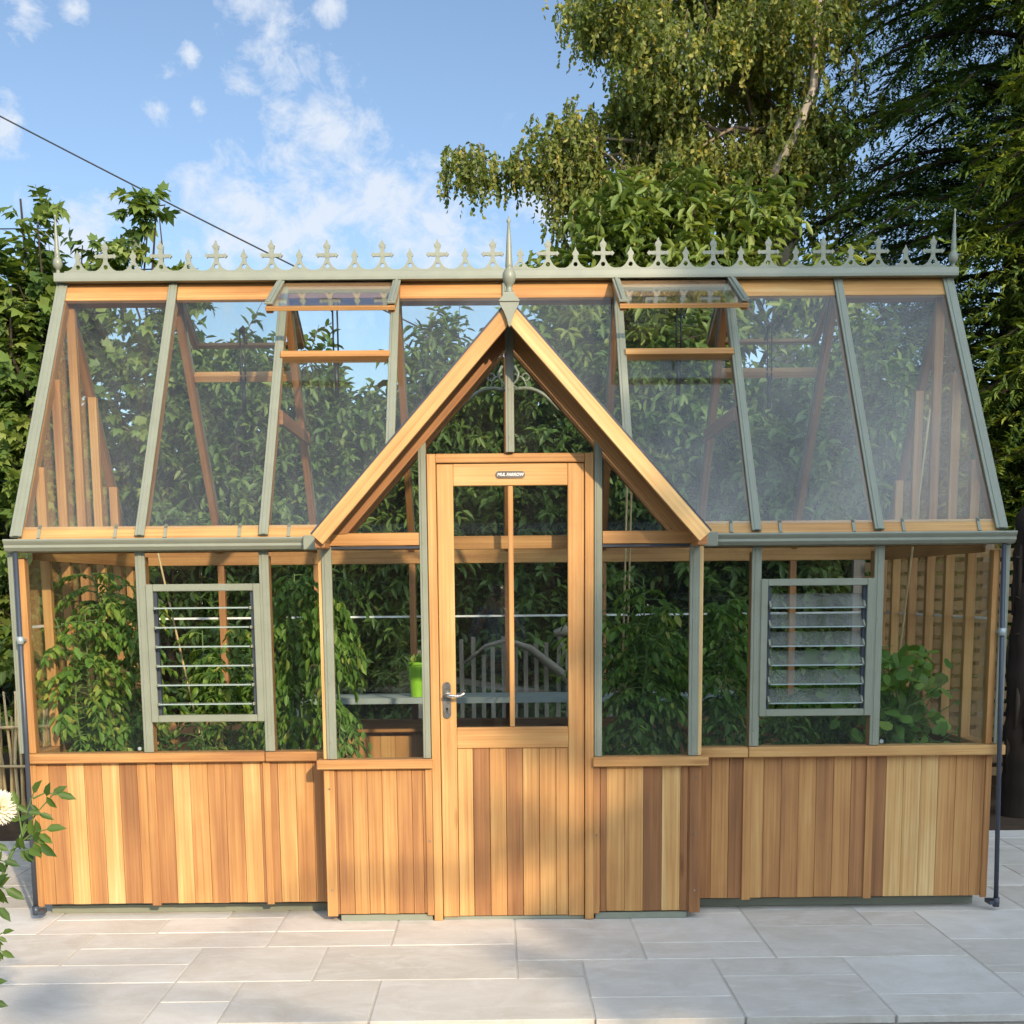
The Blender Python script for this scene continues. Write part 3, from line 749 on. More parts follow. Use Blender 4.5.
# --- front wall panes
for s in (-1, 1):
    k0, k1 = (XB[0] + .065, XB[1] - .02) if s < 0 else (XB[7] + .02, XB[8] - .065)
    pane([(k0, -.012, ZS), (k1, -.012, ZS), (k1, -.012, 1.80), (k0, -.012, 1.80)], (0, .004, 0), M_wallglass)
    x0, x1 = sorted((s * .915, s * 1.165))
    pane([(x0, -.012, ZS), (x1, -.012, ZS), (x1, -.012, 1.80), (x0, -.012, 1.80)], (0, .004, 0), M_wallglass)
    x0, x1 = sorted((s * 1.212, s * 1.763))
    pane([(x0, -.012, ZS), (x1, -.012, ZS), (x1, -.012, .975), (x0, -.012, .975)], (0, .004, 0), M_wallglass)
    pane([(x0, -.012, 1.655), (x1, -.012, 1.655), (x1, -.012, 1.80), (x0, -.012, 1.80)], (0, .004, 0), M_wallglass)
    # louvre window
    lw = MB(); fw = .034; za, zb = .978, 1.645
    for (a, b, c, d) in ((x0, x0 + fw, za, zb), (x1 - fw, x1, za, zb)): lw.box(a, b, -.036, .012, c, d)
    lw.box(x0 + fw, x1 - fw, -.034, .012, zb - fw, zb); lw.box(x0 + fw, x1 - fw, -.034, .012, za, za + fw)
    lf = lw.build('louvre_window', M_sage, GH, .003)
    st = MB(); st.box(x0 + fw + .001, x0 + fw + .016, -.02, .008, za + fw + .002, zb - fw - .002); st.box(x1 - fw - .016, x1 - fw - .001, -.02, .008, za + fw + .002, zb - fw - .002)
    st.build('louvre_channel', M_anth, lf)
    for i in range(6):
        zc = 1.066 + i * .0925 if s < 0 else 1.075 + i * .0925
        ang = R(-2) if s < 0 else R(44)
        hl = .055 if s < 0 else .046
        y_, z_ = math.cos(ang) * hl, math.sin(ang) * hl
        a = V(x0 + fw + .018, -.012 - y_, zc - z_); b = V(x1 - fw - .018, -.012 - y_, zc - z_)
        n = V(0, 2 * y_, 2 * z_)
        blade = pane([a, b, b + n, a + n], V(0, -math.sin(ang), math.cos(ang)) * .005, M_louvre, lf, 'louvre_blade')
        eb = MB(); eb.beam(a + V(0, -.002, 0), b + V(0, -.002, 0), .006, .004, (0, 0, 1)); eb.build('blade_edge', M_glassedge, lf)
    cm = MB()
    for i in range(6):
        zc = 1.066 + i * .0925 if s < 0 else 1.075 + i * .0925
        ang = R(-2) if s < 0 else R(44)
        for xx in (x0 + fw + .012, x1 - fw - .012):
            cm.beam(V(xx, -.012 - math.cos(ang) * .045, zc - math.sin(ang) * .045), V(xx, -.012 + math.cos(ang) * .05, zc + math.sin(ang) * .05), .008, .014, (1, 0, 0))
    cm.build('blade_clip', M_sage, lf)
    k0, k1 = sorted((s * 2.355, s * 2.36))
    for i, (ya, yb) in enumerate(((.02, .33), (.33, .67), (.67, 1.), (1., 1.33), (1.33, 1.67), (1.67, 1.98))):
        zf = lambda y: ZE + 1.387 * (y if y <= 1 else 2 - y) - .02
        pane([(s * 2.378, ya, ZS), (s * 2.378, yb, ZS), (s * 2.378, yb, zf(yb)), (s * 2.378, ya, zf(ya))], (s * .004, 0, 0), M_wallglass)
    mb = MB(); x0, x1 = sorted((s * 2.371, s * 2.386)); mb.box(x0, x1, .05, 1.95, 1.437, 1.449); mb.build('glazing_strip', M_white, GH)
for k in range(8):
    a, b = XB[k] + (.04 if k == 0 else .012), XB[k + 1] - (.04 if k == 7 else .012)
    pane([(a, DEP - .004, .80), (b, DEP - .004, .80), (b, DEP - .004, 1.77), (a, DEP - .004, 1.77)], (0, .004, 0), M_wallglass)
mb = MB(); mb.box(-2.33, 2.33, DEP - .012, DEP + .006, 1.438, 1.450); mb.build('glazing_strip', M_white, GH)
# --- roof vents
def vent(x0, x1, back, ang, L=.54):
    h = V(0, .985, 3.25); d = V(0, -math.cos(ang), -math.sin(ang)); n = V(0, -math.sin(ang), math.cos(ang))
    fl = (lambda p: V(p.x, DEP - p.y, p.z)) if back else (lambda p: p)
    def P(x, l, o): return fl(V(x, 0, 0) + h + d * l + n * o)
    fr = MB()
    for x in (x0 + .02, x1 - .02): fr.beam(P(x, .02, -.02), P(x, L, -.02), .034, .036, (1, 0, 0), .5)
    fr.beam(P(x0, L - .005, -.014), P(x1, L - .005, -.014), .032, .020, fl(V(0, 0, 0) + d) if not back else V(0, math.cos(ang), -math.sin(ang)), .55)
    fr.beam(P(x0 + .04, .03, -.02), P(x1 - .04, .03, -.02), .03, .034, None, .5)
    v = fr.build('roof_vent', M_cedar, GH, .002)
    for x in (x0 + .018, x1 - .018):
        br = MB(); br.beam(P(x, .0, .012), P(x, L + .004, .012), .042, .012, (1, 0, 0)); br.beam(P(x, .0, .021), P(x, L, .021), .016, .010, (1, 0, 0))
        br.build('vent_bar', M_sage, v, .002)
    a = [P(x0 + .036, .015, .0), P(x1 - .036, .015, .0), P(x1 - .036, L + .012, .0), P(x0 + .036, L + .012, .0)]
    nn = V(0, -n.y, n.z) if back else n
    pane(a, nn * .004, M_roofglass, v, 'vent_pane')
    # cross rail below the opening, wax-cylinder opener
    xm = (x0 + x1) / 2
    cr = MB(); cr.beam(roofp(x0 + .045, 2.805, .008, back), roofp(x1 - .045, 2.805, .008, back), .04, .05, V(0, -1 if back else 1, 1.387).normalized(), .62)
    cr.build('vent_rail', M_cedar, GH, .002)
    op = MB(); q0 = roofp(xm, 2.79, -.04, back); q1 = P(xm, L * .62, -.045)
    op.tube([q0 + V(-.012, 0, 0), q1 + V(-.012, 0, 0)], .0045, 6); op.tube([q0 + V(.012, 0, 0), q1 + V(.012, 0, 0)], .0045, 6)
    op.tube([q0 + V(0, 0, -.16), q0 + V(0, 0, .02)], .012, 8); op.tube([q1, q1 + (P(xm, L, -.04) - q1) * .7], .007, 6); op.tube([q1 + V(-.016, 0, -.02), q1 + V(.016, 0, .01)], .014, 8)
    op.build('vent_opener', M_black, v)
vent(-1.222, -.567, False, R(24)); vent(.567, 1.222, False, R(24))
vent(-1.81, -1.165, True, R(24), .56); vent(1.165, 1.81, True, R(24), .56)
# --- door
mb = MB(); yf = YP - .020
mb.box(-.391, -.349, yf, YP + .05, 0.001, 2.233, .66); mb.box(.349, .391, yf, YP + .05, 0.001, 2.233, .58); mb.box(-.349, .349, yf, YP + .05, 2.192, 2.233, .55)
mb.build('door_frame', M_cedar, GH, .003)
yd = YP - .008
mb = MB()
mb.box(-.346, -.269, yd, yd + .042, .018, 2.188, .72); mb.box(.269, .346, yd, yd + .042, .018, 2.188, .62)
mb.box(-.2685, .2685, yd, yd + .042, 2.087, 2.188, .78); mb.box(-.2685, .2685, yd + .0005, yd + .042, .849, .950, .58)
mb.box(-.012, .012, yd + .004, yd + .036, .951, 2.086, .62)
door = mb.build('door', M_cedar, GH, .003)
mb = MB(); tn = [.7, .2, .5, .26, .66, .5, .52]; wd = [.075, .08, .08, .08, .08, .08, .06]; x = -.268
for tt, w in zip(tn, wd):
    w = w * .536 / sum(wd); mb.box(x + .001, x + w - .001, yd + .006, yd + .03, .020, .848, tt, 'z'); x += w
mb.build('door_boarding', M_cedar, door, .0025)
for s in (-1, 1):
    x0, x1 = sorted((s * .0115, s * .27)); pane([(x0, yd + .02, .95), (x1, yd + .02, .95), (x1, yd + .02, 2.088), (x0, yd + .02, 2.088)], (0, .004, 0), M_wallglass, door, 'door_pane')
mb = MB()
def oval_plate(mb, cx, cz, w, h, y, th, n=10):
    pts = []
    r = w / 2
    for i in range(n + 1): a = math.pi * i / n; pts.append((cx + r * math.cos(a), y, cz + h / 2 - r + r * math.sin(a)))
    for i in range(n + 1): a = math.pi + math.pi * i / n; pts.append((cx + r * math.cos(a), y, cz - h / 2 + r + r * math.sin(a)))
    mb.poly(pts, (0, -th, 0))
oval_plate(mb, -.313, 1.083, .038, .175, yd, .006)
mb.tube([(-.313, yd - .005, 1.108), (-.313, yd - .045, 1.108)], .0105, 12)
mb.tube([(-.313, yd - .043, 1.108), (-.295, yd - .047, 1.107), (-.268, yd - .047, 1.104), (-.246, yd - .047, 1.106), (-.232, yd - .045, 1.116), (-.227, yd - .044, 1.122)], [.010, .0095, .0075, .0075, .008, .006], 10)
dh = mb.build('door_handle', M_steel, door)
kb = MB(); kb.tube([(-.313, yd - .0055, 1.042), (-.313, yd - .0072, 1.042)], .006, 10); kb.box(-.3155, -.3105, yd - .0072, yd - .0055, 1.026, 1.042); kb.build('keyhole', M_black, dh)
# badge above the door glass
mb = MB(); pts = []
for i in range(13): a = -math.pi / 2 + math.pi * i / 12; pts.append((.053 + .0165 * math.cos(a), yd, 2.1365 + .0165 * math.sin(a)))
for i in range(13): a = math.pi / 2 + math.pi * i / 12; pts.append((-.053 + .0165 * math.cos(a), yd, 2.1365 + .0165 * math.sin(a)))
mb.poly(pts, (0, -.004, 0)); bdg = mb.build('badge', M_plate, door)
cu = bpy.data.curves.new('lettering', 'FONT'); cu.body = 'MUL FARROW'; cu.size = .019; cu.align_x = 'CENTER'; cu.align_y = 'CENTER'; cu.extrude = .0006; cu.offset = .0006; cu.shear = .25
to = bpy.data.objects.new('lettering', cu); link(to)
dg = bpy.context.evaluated_depsgraph_get(); tm = bpy.data.meshes.new_from_object(to.evaluated_get(dg)); bpy.data.objects.remove(to)
tm.materials.clear(); tm.materials.append(M_white)
to = bpy.data.objects.new('lettering', tm); link(to, bdg); to.rotation_euler = (R(90), 0, 0); to.location = (0, yd - .0046, 2.1365)
# round vent badge on left pane corner
mb = MB(); mb.tube([(-1.833, -.017, .848), (-1.833, -.013, .848)], .009, 14); mb.build('glass_label', M_benchmetal, GH)
mb = MB(); mb.tube([(1.825, -.017, .848), (1.825, -.013, .848)], .010, 14); mb.build('glass_label', M_benchmetal, GH)

# ------------------------------------------------------------------ inside the greenhouse
tag(bed.build('soil', M_soil), kind='structure')
bn = empty('staging_bench', (.05, 1.72, 0)); tag(bn, 'grey aluminium staging bench along the back wall of the greenhouse', 'bench')
mb = MB()
for i in range(6): mb.box(-1.35, 1.35, -.21 + i * .07, -.155 + i * .07, .955, .967)
mb.box(-1.35, 1.35, -.225, -.212, .935, .970); mb.build('bench_top', M_benchmetal, bn)
for x in (-1.33, 1.33):
    for y in (-.2, .17):
        mb = MB(); mb.box(x - .014, x + .014, y - .014, y + .014, .28, .934); mb.build('leg', M_benchmetal, bn)
# lime green pot on the bench
gp = empty('tall_pot', (-.560, 1.62, .968)); tag(gp, 'bright lime green ribbed pot on the greenhouse bench left of the door', 'pot')
mb = MB(); seg = 32; prof = [(0, .0), (.036, 0), (.05, .19), (.054, .195), (.054, .21), (.048, .21), (.046, .19), (0, .18)]
o = len(mb.v)
for r, z in prof:
    for k in range(seg):
        a = 2 * math.pi * k / seg; rr = r * (1 + (.05 if k % 2 else -.03) * (1 if .0 < z < .19 else 0)); mb.v.append(V(rr * math.cos(a), rr * math.sin(a), z))
for i in range(len(prof) - 1):
    for k in range(seg): mb.face((o + i * seg + k, o + i * seg + (k + 1) % seg, o + (i + 1) * seg + (k + 1) % seg, o + (i + 1) * seg + k), [(0, 0)] * 4, .5)
mb.build('pot', M_lime, gp)
n = 14; P = np.tile(np.array([[0, 0, .19]]), (n, 1)) + rng.normal(0, .012, (n, 3)); A = rdir(n); A[:, 2] = np.abs(A[:, 2]) + .3
leaves('leaves', P, A, np.tile([[0, 0, 1.]], (n, 1)) + rng.normal(0, .2, (n, 3)), .085, .045, OVAL, rng.uniform(.3, .9, n), M_leaf_tomato, gp)

def cane(label, a, b, group='canes propped in the greenhouse'):
    mb = MB(); d = (Vector(b) - Vector(a)); pts = [Vector(a) + d * q for q in [i / 14 for i in range(15)]]
    mb.tube(pts, [.0062 if i % 2 else .0052 for i in range(15)], 8, random.uniform(.4, .9))
    tag(mb.build('bamboo_cane', M_cane), label, 'cane', group)
cane('bamboo cane leaning right to left behind the left louvre window', (-1.60, .75, .29), (-1.915, .80, 1.93))
cane('long bamboo cane sloping behind the right hand end window beside the round leaved plant', (2.02, .7, .29), (2.285, .9, 2.55))
cane('thin straight cane right of the door, nearer it of the pair', (.60, .82, .29), (.640, .80, 2.30))
cane('thin straight cane right of the door, farther from it of the pair', (.625, .85, .29), (.668, .84, 2.28))

def tomato(label, x, y, h, spread, nlf, lean=(0, 0), z0=.30, tint=(.4, .2), L=.056, droop=.5, group='tomato plants growing in the greenhouse', zmin=.1, shape=None):
    root = empty('tomato_plant', (x, y, z0)); tag(root, label, 'plant', group)
    mb = MB(); top = V(lean[0], lean[1], h)
    stems = []
    for i in range(3 if spread > .14 else 2):
        e = top + V(random.uniform(-1, 1) * spread * .8, random.uniform(-.6, .6) * spread, -random.random() * h * .25)
        pts = limb_pts((random.uniform(-.03, .03), random.uniform(-.03, .03), 0), e, 9, 0, .05); stems.append(pts)
        h_tip = pts[-1]
        mb.tube(pts, [.008 - .0006 * k for k in range(9)], 6)
    PP, AA, NN, LL = [], [], [], []
    for i in range(int(nlf * 3.1)):
        st = random.choice(stems); q = zmin + (1 - zmin) * random.random(); k = min(7, int(q * 8)); p = st[k].lerp(st[k + 1], q * 8 - k)
        a = random.uniform(0, 2 * math.pi); ll = random.uniform(.6, 1.15) * (spread * .75 + .07)
        dr = V(math.cos(a), math.sin(a) * .8, random.uniform(.1, .7))
        rach = []
        for s_ in range(7):
            w = s_ / 6; rach.append(p + dr * (ll * w) + V(0, 0, -droop * ll * 1.3 * w * w))
        mb.tube(rach, [.0035 - .0004 * k for k in range(7)], 4, .5, False)
        for s_ in range(2, 7):
            d = (rach[s_] - rach[s_ - 1]).normalized(); sd_ = d.cross(V(0, 0, 1)).normalized()
            for sg in ((-1, 1) if s_ < 6 else (0,)):
                ax = (d * (.6 if sg else 1.) + sd_ * sg * .9 + V(0, 0, -.35 - droop * .3) + V(*[random.uniform(-.25, .25) for _ in range(3)]))
                PP.append(rach[s_]); AA.append(ax); NN.append(V(0, 0, 1) + V(*[random.uniform(-.5, .5) for _ in range(3)])); LL.append(L * random.uniform(.6, 1.2) * (1.25 if sg == 0 else 1))
    mb.build('stem', M_stem_green, root)
    PP, AA, NN = (np.array([tuple(v) for v in q]) for q in (PP, AA, NN)); LL = np.array(LL); n = len(PP)
    leaves('foliage', PP, AA, NN, LL, LL * (.50 if shape is None else 1.0), shape or OVAL, np.clip(rng.normal(tint[0], tint[1], n) + (rng.random(n) > .96) * .5, 0, 1), M_leaf_tomato, root)
    return root
tomato('bushy sunlit tomato plant against the left end wall of the greenhouse', -2.12, .42, 1.52, .21, 70, (-.05, 0), tint=(.55, .22))
tomato('sunlit tomato plant in the left end pane beside the first louvre window', -1.93, .55, 1.50, .18, 60, (.0, 0), tint=(.55, .22))
tomato('low tomato plant in the corner by the left downpipe', -2.22, .75, .8, .17, 36, tint=(.5, .22))
tomato('low spreading tomato plant below the left louvre window', -1.52, .45, .62, .24, 44, (-.05, 0), tint=(.5, .2))
tomato('short tomato plant standing farther back behind the left louvre window', -1.45, .95, .85, .16, 26, (.08, 0), tint=(.5, .2))
tomato('tall narrow tomato plant between the left louvre window and the porch', -1.10, .50, 1.48, .11, 56, (-.0, 0), tint=(.35, .2), droop=.8)
tomato('tall drooping tomato plant just inside the porch left of the door', -.83, .40, 1.42, .085, 46, (-.05, 0), tint=(.4, .2), droop=1.1)
tomato('dense dark tomato plant filling the pane right of the door', .60, .45, 1.42, .2, 72, (.0, 0), tint=(.38, .2))
tomato('second dark tomato plant beside the porch post right of the door', .80, .62, 1.25, .18, 56, (.0, 0), tint=(.35, .2))
tomato('tall thin tomato plant between the porch and the right louvre window', 1.12, .50, 1.50, .11, 40, (.0, 0), tint=(.3, .18))
tomato('low tomato plant below the right louvre window', 1.42, .42, .72, .20, 36, tint=(.3, .18))
tomato('broad low tomato plant behind the lower blades of the right louvre window', 1.68, .62, .78, .20, 36, tint=(.3, .18))
tomato('leafy tomato plant climbing beside the leaning cane behind the left louvre window', -1.62, .70, 1.28, .17, 34, (.06, 0), tint=(.55, .2))
tomato('middle sized tomato plant behind the right half of the left louvre window', -1.30, .70, .88, .15, 28, (.0, 0), tint=(.5, .2))
tomato('upright tomato plant behind the left half of the right louvre window', 1.36, .80, 1.18, .17, 36, (.0, 0), tint=(.4, .2))
tomato('bushy tomato plant behind the right half of the right louvre window', 1.72, .95, 1.08, .19, 40, (.0, 0), tint=(.4, .2))
tomato('airy tomato plant behind the round leaved squash in the right end', 2.05, .80, 1.05, .17, 32, (.0, 0), tint=(.3, .2))
# round-leaved climbing plant in the right hand end
sq = empty('squash_plant', (2.02, .40, .3)); tag(sq, 'round leaved squash plant with a long pale shoot in the right end of the greenhouse', 'plant')
mb = MB(); n = 330
ROUND = (np.array([(0, 0, 0), (.5, 0, .05), (1, 0, -.08), (-.1, .30, .0), (.30, .52, -.02), (.80, .36, -.06), (-.1, -.30, .0), (.30, -.52, -.02), (.80, -.36, -.06)], float), [(0, 1, 4, 3), (1, 2, 5, 4), (0, 6, 7, 1), (1, 7, 8, 2)])
P = np.column_stack([rng.normal(0, .16, n), rng.normal(0, .14, n), rng.uniform(.35, 1.0, n)]); P[:, 0] += (P[:, 2] - .6) * -.25
A = rdir(n); A[:, 1] -= .5; A[:, 2] -= .35
leaves('foliage', P, A, np.array([0, -.7, .9]) + rng.normal(0, .4, (n, 3)), rng.uniform(.04, .085, n), rng.uniform(.04, .085, n), ROUND, rng.uniform(.1, .75, n), M_leaf_tomato, sq)
mb.tube(limb_pts((0, 0, 0), (.0, 0, .8), 6), .007, 6)
mb.tube([(-.06, -.1, .64), (.05, -.08, .70), (.16, -.06, .74), (.26, 0, .765), (.33, .04, .765)], [.006, .006, .005, .004, .003], 6)
for i in range(0, n, 3): mb.tube([(0, 0, .3 + .4 * random.random()), P[i]], [.004, .0025], 4, .5, False)
mb.build('stem', M_stem_green, sq)

# ------------------------------------------------------------------ background planting
shrub('sycamore_sapling', 'tall big leaved sycamore sapling rising past the left end of the greenhouse', 'tree', (-3.75, 4.6, 0),
      [(-3.75, 4.5, 2.6, .75, .8, 1.3), (-3.7, 4.5, 3.7, .55, .5, .65), (-3.6, 4.5, 4.35, .18, .2, .45), (-3.25, 4.6, 3.9, .28, .3, .5), (-4.2, 4.5, 3.4, .5, .5, .9), (-3.7, 4.4, 1.2, .7, .7, .8)],
      820, 13, .105, .105, LOBED, M_leaf_maple, .34, .45, .06, 14, tint=(.42, .25), group='saplings behind the greenhouse')
shrub('sycamore_sapling', 'slender sycamore sapling whose leafy tip meets the overhead cable', 'tree', (-2.75, 4.7, 0),
      [(-2.75, 4.6, 3.0, .45, .45, .9), (-2.77, 4.55, 4.45, .13, .14, .42), (-3.05, 4.55, 4.1, .18, .16, .32), (-2.45, 4.6, 4.0, .2, .16, .22)],
      240, 12, .10, .10, LOBED, M_leaf_maple, .26, .45, .04, 10, tint=(.45, .25), group='saplings behind the greenhouse')
H1 = shrub('leafy_shrub', 'dense dark green shrub behind the left roof panes of the greenhouse', 'shrub', (-2.1, 4.6, 0),
      [(-2.1, 4.6, 2.3, .85, .7, 1.25), (-2.0, 4.6, 1.0, .85, .7, .9), (-1.75, 4.5, 3.2, .5, .5, .42), (-1.35, 4.6, 2.7, .5, .5, .65), (-2.4, 4.6, 3.2, .45, .4, .5)], 1500, 12, .105, .045, OVAL, M_leaf_hedge, .32, .3, .05, 14, group='shrubs behind the greenhouse')
shrub('leafy_shrub', 'shrub of narrow hanging leaves behind the roof pane left of the porch gable', 'shrub', (-.75, 4.8, 0),
      [(-.75, 4.8, 2.1, .85, .7, 1.15), (-.45, 4.7, 3.2, .42, .5, .62), (-.8, 4.8, .9, .8, .7, .8), (-.2, 4.8, 2.5, .6, .5, .8)], 1450, 12, .12, .038, OVAL, M_leaf_hedge, .34, .5, .05, 14, group='shrubs behind the greenhouse')
shrub('leafy_shrub', 'dark shrub behind the porch gable and the door glass', 'shrub', (.45, 4.5, 0),
      [(.4, 4.5, 1.9, .8, .6, 1.2), (.4, 4.5, .8, .8, .6, .8), (.2, 4.6, 3.2, .5, .5, .55), (.8, 4.6, 2.6, .5, .5, .9)], 1350, 12, .105, .05, OVAL, M_leaf_hedge, .32, .3, .05, 14, tint=(.3, .2), group='shrubs behind the greenhouse')
shrub('leafy_shrub', 'dense shrub behind the roof panes right of the porch gable', 'shrub', (2.1, 4.3, 0),
      [(2.0, 4.3, 2.2, .95, .6, 1.15), (2.0, 4.3, .9, .95, .6, .9), (2.7, 4.4, 3.0, .6, .5, .7), (1.3, 4.4, 3.0, .6, .5, .7)], 1500, 12, .115, .052, OVAL, M_leaf_hedge, .34, .3, .05, 14, tint=(.4, .22), group='shrubs behind the greenhouse')
shrub('laurel', 'sunlit laurel with long pale green leaves showing above the ridge right of the centre finial', 'shrub', (1.4, 5.0, 0),
      [(1.35, 4.9, 3.9, .8, .6, .8), (1.0, 4.8, 4.4, .4, .4, .4), (2.0, 4.8, 4.45, .38, .35, .45), (.55, 4.9, 4.05, .35, .4, .35), (1.6, 4.9, 2.6, .9, .5, .9), (2.6, 4.8, 4.0, .42, .4, .28), (1.45, 4.8, 4.65, .2, .3, .25), (.75, 4.8, 3.5, .5, .45, .5)],
      1150, 13, .138, .05, OVAL, M_leaf_laurel, .36, .4, .07, 16, tint=(.5, .24), group=None)
# birch with hanging strands
bi = empty('birch_tree', (3.0, 8.4, 0)); tag(bi, 'tall silver birch with hanging yellowing leaves against the sky behind the porch', 'tree')
EB = [(2.3, 8, 7.4, 1.45, 1.5, 1.9), (1.35, 8, 6.5, .75, .8, .9), (.62, 7.9, 5.95, .5, .4, .42), (-.28, 7.9, 5.85, .30, .35, .22), (.55, 7.8, 7.75, .2, .3, .2), (1.6, 7.9, 5.7, .75, .7, .55), (2.9, 8, 6.0, .75, .7, 1.0), (.15, 7.9, 5.7, .25, .3, .25), (.75, 7.9, 5.5, .5, .4, .45), (1.0, 8, 7.0, .35, .5, .6)]
EBl = [(e[0] - 3.0, e[1] - 8.4, e[2], *e[3:]) for e in EB]
nst, mlv = 14000, 10
P, D = in_ells(EBl, nst, .45)
lump = np.sin(P[:, 0] * 5.1 + P[:, 2] * 2.3) + np.sin(P[:, 2] * 4.3 - P[:, 1] * 3.) + np.sin(P[:, 0] * 2.2 - P[:, 2] * 6.)
keep = lump > rng.normal(-.3, .7, nst); P, D = P[keep], D[keep]; nst = len(P)
sl_ = rng.uniform(.10, .32, nst)
j = (np.arange(mlv) + .5) / mlv
out = D.copy(); out[:, 2] = 0; sway = rng.normal(0, .15, (nst, 3)) + out * .25; sway[:, 2] = 0
pos = P[:, None] + sway[:, None] * (sl_[:, None, None] * np.sqrt(j)[None, :, None]); pos[..., 2] -= sl_[:, None] * j[None] ** 1.2
A = rng.normal(0, .55, (nst, mlv, 3)); A[..., 2] -= .75
tn = .38 + np.repeat(rng.normal(0, .16, nst), mlv) + rng.normal(0, .16, nst * mlv) + (rng.random(nst * mlv) > .94) * .4
leaves('crown', pos.reshape(-1, 3), A.reshape(-1, 3), rng.normal(0, 1, (nst * mlv, 3)), rng.uniform(.042, .064, nst * mlv), rng.uniform(.03, .045, nst * mlv), OVAL, tn, M_leaf_birch, bi)
mb = MB()
tr = [V(0, 0, -.05), V(-.03, 0, 2), V(-.02, 0, 4), V(.0, -.1, 5.2), V(.1, -.2, 6.2), V(.25, -.3, 7.0), V(.25, -.3, 8.2), V(.2, -.3, 9.3)]
mb.tube(tr, [.2, .17, .14, .11, .085, .07, .05, .03], 10, .7)
for e in EBl:
    for i in range(3 if e[3] > .4 else 1):
        d = Vector(rdir(1)[0]); tgt = V(e[0] + d.x * e[3] * .6, e[1] + d.y * e[4] * .6, e[2] + abs(d.z) * e[5] * .5)
        st = tr[random.choice((2, 3, 4))]; mb.tube(limb_pts(st, tgt, 8, .10, .05), [.03 - .0033 * k for k in range(8)], 6, .4)
for i in range(0, nst, 4):
    mb.tube([P[i], pos[i, 5], pos[i, -1]], [.005, .003, .0015], 3, .2, False)
mb.tube([V(-.35, -.9, 5.55), V(-.12, -1.0, 5.95), V(.02, -1.05, 6.35), V(.05, -1.0, 6.9), V(.15, -.9, 7.6)], [.05, .046, .04, .034, .02], 8, .9)
mb.build('trunk', M_birchbark, bi)
# conifer
def conifer(label, loc, Ht, R0, seed, zlo=.6, nlev=32, group=None, ymax=None, mt=None):
    rr = np.random.default_rng(seed); root = empty('conifer', loc); tag(root, label, 'tree', group)
    mb = MB(); mb.tube([V(0, 0, -.05), V(.03, 0, Ht * .4), V(0, .03, Ht * .75), V(0, 0, Ht)], [.24, .18, .10, .02], 10, .3)
    PP, AA, NN, LL, TT = [], [], [], [], []
    for lv in range(nlev):
        z = zlo + (Ht - zlo - .2) * (lv / nlev) ** 1.05
        nb = 9
        for b in range(nb):
            a = lv * 1.1 + b * 2 * math.pi / nb + rr.uniform(-.25, .25)
            Lb = R0 * (1 - z / Ht) ** .75 * rr.uniform(.7, 1.12)
            dr = np.array([math.cos(a), math.sin(a), 0]); sdv = np.array([-math.sin(a), math.cos(a), 0])
            zz = z + rr.uniform(-.28, .28)
            pts = []
            for q in np.linspace(0, 1, 8):
                pts.append(np.array([0, 0, zz]) + dr * Lb * q + np.array([0, 0, .10 * Lb * math.sin(q * 2.6) - .30 * Lb * q * q]))
            mb.tube(pts, [.03 - .0034 * k for k in range(8)], 5, .4, False)
            tb = rr.normal(0, .1)
            for q in np.arange(.16, 1.0, .24 / Lb * .32):
                k = min(6, int(q * 7)); p = pts[k] + (pts[k + 1] - pts[k]) * (q * 7 - k)
                sl2 = (.18 + .42 * (1 - q)) * min(1, Lb / 1.6) * rr.uniform(.7, 1.1)
                for sg in (-1, 1):
                    d = dr * .65 + sdv * sg * .8 + np.array([0, 0, -.30 + rr.normal(0, .38)])
                    m = 22; w = (np.arange(m) + .3) / m
                    pp = p + d * (sl2 * w)[:, None]; pp[:, 2] -= .12 * w ** 2 * sl2
                    alt = np.where(np.arange(m) % 2, 1, -1)[:, None]
                    sv = np.cross(d, [0, 0, 1.]); AA.append(d * .8 + sv * alt * .75 + rr.normal(0, .15, (m, 3)))
                    PP.append(pp); NN.append(np.array([0, 0, 1.]) + rr.normal(0, .25, (m, 3))); LL.append(np.full(m, .068) * rr.uniform(.8, 1.25, m))
                    TT.append(np.full(m, .28 + .5 * max(0, q - .6)) + tb + rr.normal(0, .1, m))
    for _ in range(int(2000 * R0 / 3.7)):          # hanging sprays between the whorls
        z = zlo + (Ht - zlo) * rr.random() ** 1.3; a = rr.uniform(0, 2 * math.pi); r_ = R0 * (1 - z / Ht) ** .75 * rr.random() ** .45
        p = np.array([math.cos(a) * r_, math.sin(a) * r_, z - .28 * r_]); d = np.array([math.cos(a), math.sin(a), 0]) * .7 + rr.normal(0, .5, 3); d[2] -= .35
        m = 34; w = (np.arange(m) + .3) / m; sl2 = rr.uniform(.3, .6); pp = p + d * (sl2 * w)[:, None]; pp[:, 2] -= .16 * w ** 2 * sl2
        PP.append(pp); AA.append(d * .7 + rr.normal(0, .55, (m, 3))); NN.append(np.array([0, 0, 1.]) + rr.normal(0, .5, (m, 3))); LL.append(np.full(m, .066) * rr.uniform(.7, 1.3, m)); TT.append(.3 + rr.normal(0, .12) + rr.normal(0, .1, m))
    leaves('crown', np.vstack(PP), np.vstack(AA), np.vstack(NN), np.hstack(LL), np.hstack(LL) * .30, SLIM, np.hstack(TT), mt or M_leaf_conifer, root)
    mb.build('trunk', M_bark, root)
    return root
conifer('huge dark conifer with drooping branches towering behind the right end of the greenhouse', (5.1, 7.4, 0), 13, 3.7, 3, zlo=1.0, nlev=40)
